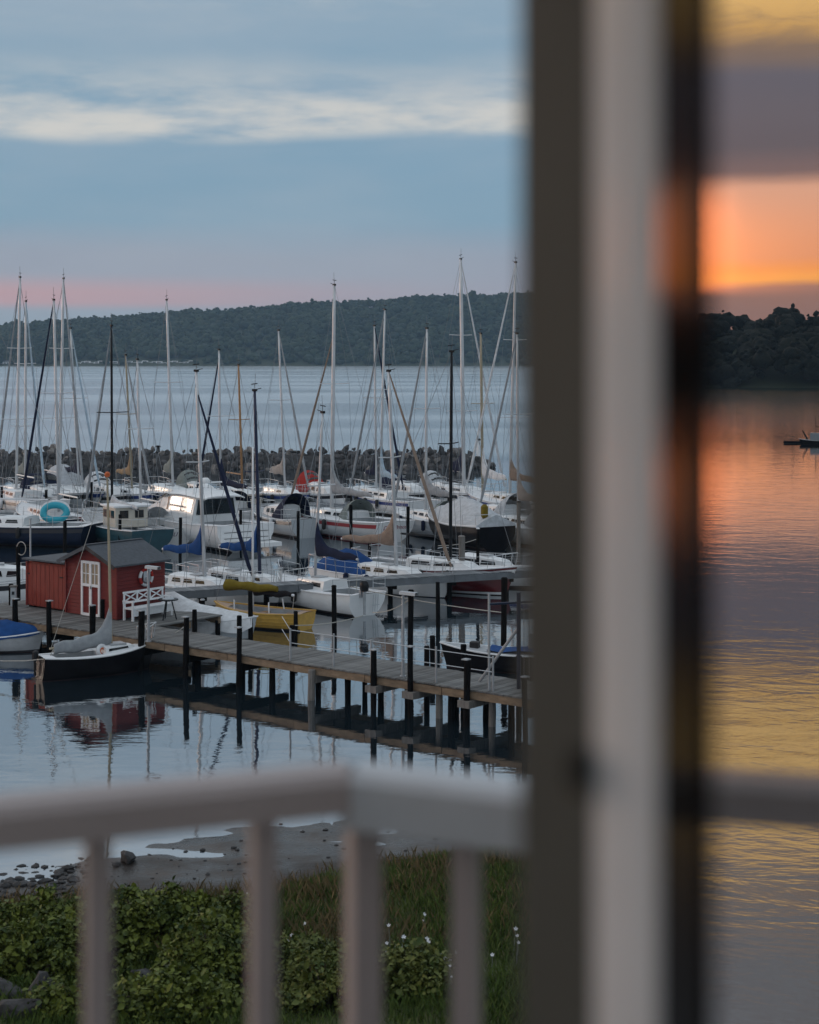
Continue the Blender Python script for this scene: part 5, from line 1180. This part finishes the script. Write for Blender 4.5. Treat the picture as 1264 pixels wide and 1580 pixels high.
# boulders, stones at the water edge, driftwood-dark wrack
for q, (px, py, s_, lb) in enumerate(((12,1556,0.30,'grey boulder at the very left edge of the bank'),(62,1562,0.40,'largest grey boulder at bottom left'),(30,1588,0.34,'grey boulder at the bottom left corner'),(102,1574,0.25,'small rounded grey boulder left of the first railing bar'),
                                   (222,1532,0.36,'pale flat boulder between first and second railing bars'),(258,1528,0.24,'small grey stone beside the pale flat boulder'),(35,1462,0.2,'small pale stone among the left rose bushes'),(200,1330,0.26,'dark pointed rock on the wet mud flat'),(180,1334,0.1,'small dark stone left of the pointed rock on the mud'))):
    p = G(px, py, 0.75 if py > 1400 else 0.1); zb = float(gz(p.x, p.y)); o = link('boulder', rock_mes[(q*3+1) % 9], None, (p.x, p.y, zb+s_*0.35)); o.scale = (s_*1.1, s_, s_*0.8); o.rotation_euler = (0.3*q, 0.2, q*1.3)
    tag(o, lb, 'rock', 'rocks on the bank')
rg = np.random.default_rng(77); pb = MB(); 
for q in range(6500):
    x = rg.uniform(-11, 4); y = rg.uniform(29, 41); P1 = np.array([[x, y]]); _, d1, f1 = land_z(P1); dd1 = float(d1[0]); ff = float(f1[0])
    if not (0.05 < dd1 < ff+0.5): continue
    near_edge = abs(dd1-ff) < 0.5+0.5*mnoise.noise((x,y,3)) or x < -6.6
    if not near_edge and rg.random() > 0.12: continue
    s_ = 0.010+0.045*rg.random()**2.5*(2.2 if x < -6.4 else 1); pb.add(IV2[:12]*0+0, []) if False else None
    v = ICO1*(0.7+0.6*rg.random((12,1)))*np.array([s_*1.3, s_, s_*0.6]) + np.array([x, y, float(gz(x, y))+s_*0.2]) if 'ICO1' in globals() else None
    if v is None:
        ICO1, ICF1 = ico(1); v = ICO1*np.array([s_*1.3, s_, s_*0.6]) + np.array([x, y, float(gz(x, y))+s_*0.2])
    pb.add(v, [tuple(f) for f in ICF1])
tag(pb.build('pebbles', 'stone_b'), 'dark pebbles and wrack scattered along the tide line', 'pebbles', kind='stuff')
# reeds at the right where the pier meets the land
rd = thing('reed_clump', 'clump of green reeds at the water by the window frame', 'reeds', (5.6,44.6,0)); v_ = []; 
rr_ = np.random.default_rng(5); m_ = MB()
for q in range(260):
    x, y = rr_.normal(0,0.7), rr_.normal(0,0.9); h = rr_.uniform(0.7,1.5); a = rr_.uniform(0,6.28); l = rr_.uniform(0.05,0.35)
    m_.add([(x-0.012,y,-0.1),(x+0.012,y,-0.1),(x+l*0.4*math.cos(a),y+l*0.4*math.sin(a),h*0.6),(x+l*math.cos(a),y+l*math.sin(a),h)], [(0,1,2),(0,2,3)])
o = m_.build('stalks', grass_m, rd); o['kind'] = 'stuff'

# ------------------------------------------------------------------ balcony: slab, railing, house wall and the open glazed door
FLZ = 9.0; RT = H-0.5                                        # floor, rail top
Cc = at(545, 1181, 0.5*F/(1181-HZ)); Cc.z = RT
Lp = at(0, 1232, 0.5*F/(1232-HZ)); dl = (Lp-Cc); dl.z = 0; dl.normalize()
Rp = at(800, 1211, 0.5*F/(1211-HZ)); drr = (Rp-Cc); drr.z = 0; drr.normalize()
XL = -0.92                                                   # left side rail runs back to the house
tl_ = (XL-Cc.x)/dl.x; CL = Cc+dl*tl_; tr_ = (1.35-Cc.x)/drr.x; CR = Cc+drr*tr_
slab = thing('balcony_slab', 'concrete balcony floor below the railing', 'balcony', (0,0,0))
pts = [(XL-0.05,0.4),(1.4,0.4),(CR.x+0.05,CR.y+0.05),(Cc.x,Cc.y+0.06),(CL.x-0.05,CL.y+0.05)]
b = MB(); b.add([(x,y,FLZ-0.18) for x,y in pts]+[(x,y,FLZ) for x,y in pts], [(4,3,2,1,0),(5,6,7,8,9)]+[(i,(i+1)%5,(i+1)%5+5,i+5) for i in range(5)]); b.build('floor', 'slab', slab)
rail = thing('balcony_railing', 'blurred greyish painted balcony railing with square bars', 'railing', (0,0,0))
RW, RH = 0.075, 0.050
def rail_seg(a, b, nm='top_rail', RH=RH):
    rows = []; d = (b-a).normalized(); sx = Vector((d.y,-d.x,0))
    prof = [(-RW/2,-RH),(RW/2,-RH),(RW/2,-0.012),(RW/2-0.012,0),(-RW/2+0.012,0),(-RW/2,-0.012)]
    o = MB().grid([[p+sx*u+Vector((0,0,v)) for u, v in prof] for p in (a, b)], True); o.build(nm, 'rail_paint_skylit' if RH > 0.06 else 'rail_paint', rail)
    MB().beam(a+Vector((0,0,FLZ-RT+0.12)), b+Vector((0,0,FLZ-RT+0.12)), 0.04, 0.04).build('bottom_rail', 'rail_paint', rail)
ov_ = 0.0
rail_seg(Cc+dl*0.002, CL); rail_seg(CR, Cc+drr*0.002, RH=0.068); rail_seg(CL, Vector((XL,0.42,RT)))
def baluster(p, w_=0.027, dp=0.027, z1=RT-RH, nm='baluster', rz=0.0): MB().box((p.x,p.y,(FLZ+0.0+z1)/2), (w_,dp,z1-FLZ), rz).build(nm, 'rail_paint', rail)
def on_seg(px, d):                                          # point of a rail segment under a photo column
    k = (px-CX)/F; t = (k*Cc.y-Cc.x)/(d.x-k*d.y); return Cc+d*t
for px in (150, 405): baluster(on_seg(px, dl), rz=math.atan2(dl.y, dl.x))
for px in (720, 900, 1080): baluster(on_seg(px, drr), rz=math.atan2(drr.y, drr.x))
sp_ = (on_seg(150, dl)-on_seg(405, dl)).length; q = on_seg(150, dl)+dl*sp_
while (q-Cc).length < (CL-Cc).length-0.05: baluster(q, rz=math.atan2(dl.y, dl.x)); q = q+dl*sp_
baluster(Cc+Vector((0.012,0.005,0)), 0.036, 0.036, RT-RH, 'corner_post', math.atan2(dl.y, dl.x)); baluster(CL, 0.045, 0.045, RT-RH, 'corner_post')
for yy in (0.55,0.72,1.14,1.33,1.52,1.71): baluster(Vector((XL,yy,0)))
# the house wall with the door opening the camera looks out of
hw = thing('house_wall', 'rendered house wall round the balcony door', 'house', (0,0,0))
WY0, WY1 = 0.12, 0.40
MB().box((-3.15,(WY0+WY1)/2,6.5), (4.9,WY1-WY0,13.0)).build('wall', 'house_wall', hw); MB().box((3.65,(WY0+WY1)/2,6.5), (5.9,WY1-WY0,13.0)).build('wall', 'house_wall', hw)
MB().box((0,(WY0+WY1)/2,12.05), (1.398,WY1-WY0,1.9)).build('lintel', 'house_wall', hw); MB().box((0,(WY0+WY1)/2,4.45), (1.398,WY1-WY0,8.9)).build('wall', 'house_wall', hw)

# open balcony door: glazed leaf standing at 142 degrees, its pane mirrors the sunset shore on the left
PHI = R(142.0); uu = Vector((math.sin(PHI), math.cos(PHI), 0)); nn = Vector((-uu.y*-1, 0, 0)); nn = Vector((uu.y, -uu.x, 0))
if nn.dot(Vector((0.17,0.95,0))) > 0: nn = -nn
g0 = at(1085, HZ, 0.95); g0.z = 0
def s_px(px, dp=0.0): k = (px-CX)/F; q = g0+nn*dp; return (k*q.y-q.x)/(uu.x-k*uu.y)
leaf = thing('balcony_door', 'open glazed balcony door with dark edge, pale stile and black seal, mirroring sunset', 'door', (0,0,0))
DZ0, DZ1 = FLZ+0.03, FLZ+2.12
def prof_part(name, m, prof, smooth=False, z0=DZ0, z1=DZ1):
    """extrude a profile of (photo column at the plane, depth toward viewer) vertically"""
    rows = []
    for z in (z0, z1): rows.append([Vector((g0.x,g0.y,0))+uu*s_px(px, dp)+nn*dp+Vector((0,0,z)) for px, dp in prof])
    o = MB().grid(rows, True); o.add(rows[0], [tuple(range(len(prof)))]); o.add(rows[1], [tuple(range(len(prof)-1,-1,-1))])
    return o.build(name, m, leaf, smooth)
mdk = mat('sash_dark', (0.070,0.071,0.063)+W, 0.6, var=0.08, scale=12, spec=0.15)
mwh = mat('sash_white', (0.64,0.62,0.62)+W, 0.5, var=0.03, scale=10, spec=0.2, coat=0.35)
mbl = mat('seal_black', (0.004,0.004,0.004)+W, 0.07, var=0.1, scale=10, spec=0.42)
prof_part('edge_strip', mdk, [(803,0.004),(922,0.004),(925,-0.05),(803,-0.05)])
prof_part('stile', mwh, [(918,0.0060),(962,0.0063),(967,0.0050),(1004,0.0030),(1018,0.0),(1030,-0.05),(918,-0.05)])
prof_part('seal', mbl, [(1016,0.0004),(1084,0.0),(1087,-0.004),(1087,-0.03),(1016,-0.03)])
def pane_material():
    m = bpy.data.materials.new('reflective_pane'); m.use_nodes = True; t = NT(m.node_tree); t.n.clear()
    gl = t.node('ShaderNodeBsdfGlossy'); gl.inputs['Color'].default_value = (0.60,0.59,0.58,1); gl.inputs['Roughness'].default_value = 0.0
    tr = t.node('ShaderNodeBsdfTransparent'); tr.inputs[0].default_value = (0.12,0.12,0.13,1)
    ms = t.node('ShaderNodeMixShader'); ms.inputs[0].default_value = 0.92; t.put(ms.inputs[1], tr.outputs[0]); t.put(ms.inputs[2], gl.outputs[0])
    o = t.node('ShaderNodeOutputMaterial'); t.put(o.inputs[0], ms.outputs[0]); return m
PANE_END = 0.52
a_ = Vector((g0.x,g0.y,0))+nn*-0.005+uu*s_px(1066, -0.005); b_ = a_+uu*PANE_END
MB().add([a_+Vector((0,0,DZ0+0.1)), b_+Vector((0,0,DZ0+0.1)), b_+Vector((0,0,DZ1-0.1)), a_+Vector((0,0,DZ1-0.1))], [(0,1,2,3)]).build('pane', pane_material(), leaf)
e_ = a_+uu*PANE_END
for z in (DZ0+0.05, DZ1-0.05): MB().beam(a_+Vector((0,0,z)), e_+Vector((0,0,z)), 0.05, 0.11).build('rail', mwh, leaf)
MB().beam(e_+uu*0.04+Vector((0,0,DZ0)), e_+uu*0.04+Vector((0,0,DZ1)), 0.08, 0.05, up=uu).build('hinge_stile', mwh, leaf)
hd_ = Vector((g0.x,g0.y,0))+uu*s_px(898, 0.012)+nn*0.012; MB().tube([hd_+Vector((0,0,H-(1195-HZ)/F*1.0-0.012)), hd_+Vector((0,0,H-(1195-HZ)/F*1.0+0.012))], 0.008, 8).build('screw_cap', mbl, leaf)

# work boat and raft out on the water to the left, seen mirrored in the pane
def mirrored(px, y):
    d = Vector(((px-CX)/F, 1.0, -(y-HZ)/F)); o_ = Vector((0,0,H)); n3 = nn.normalized(); tt = (Vector((a_.x,a_.y,H))-o_).dot(n3)/d.dot(n3); hp = o_+d*tt
    r = d-2*d.dot(n3)*n3; k = -hp.z/r.z; return hp+r*k
p = mirrored(1223, 684); rf = thing('swim_raft', 'low dark raft on the orange water in the mirror', 'raft', p)
MB().box((0,0,0.16), (1.4,2.1,0.24)).build('deck', 'pile_dark', rf); MB().box((0,0,0.0), (1.1,1.8,0.2)).build('float', 'stripe_dark', rf)
p = mirrored(1262, 686); wb = thing('work_boat', 'small cluttered work boat at the right edge of the mirror', 'boat', p, R(95))
hl = Hull(4.4, 1.7, 0.5, ov=0.4, st=0.1, full=0.7); hl.build(wb, 'hull_black', 'deck_grey', None, None, cockpit=(0.1,0.6))
MB().box((0.2,0,0.95), (1.3,1.0,0.9)).build('wheelhouse', 'gelcoat_grey', wb); MB().tube([(0.2,0,1.4),(0.25,0,3.4)], 0.035, 6).build('mast', 'alu_dark', wb)
MB().tube([(-0.6,0,0.6),(-1.7,0.1,2.0),(-1.9,0.1,2.35)], [0.16,0.12,0.1], 7).build('davit', 'alu_dark', wb); MB().tube([(1.2,0,0.6),(1.8,0,1.7)], [0.12,0.08], 7).build('bow_post', 'alu_dark', wb)
MB().tube([(0.2,0,2.2),(-1.0,0,1.9)], 0.05, 6).build('boom', 'alu_dark', wb)

# ------------------------------------------------------------------ evening haze
hz_m = bpy.data.materials.new('haze'); hz_m.use_nodes = True; t = NT(hz_m.node_tree); t.n.clear()
pv = t.node('ShaderNodeVolumePrincipled'); pv.inputs['Color'].default_value = (0.45,0.72,1.0,1); pv.inputs['Density'].default_value = 0.00013; pv.inputs['Anisotropy'].default_value = 0.2
o = t.node('ShaderNodeOutputMaterial'); t.put(o.inputs['Volume'], pv.outputs[0])
hz = MB().box((0,0,69), (7100,7100,142)).build('haze', hz_m); tag(hz, 'thin blue evening haze over the water', 'haze', kind='stuff')
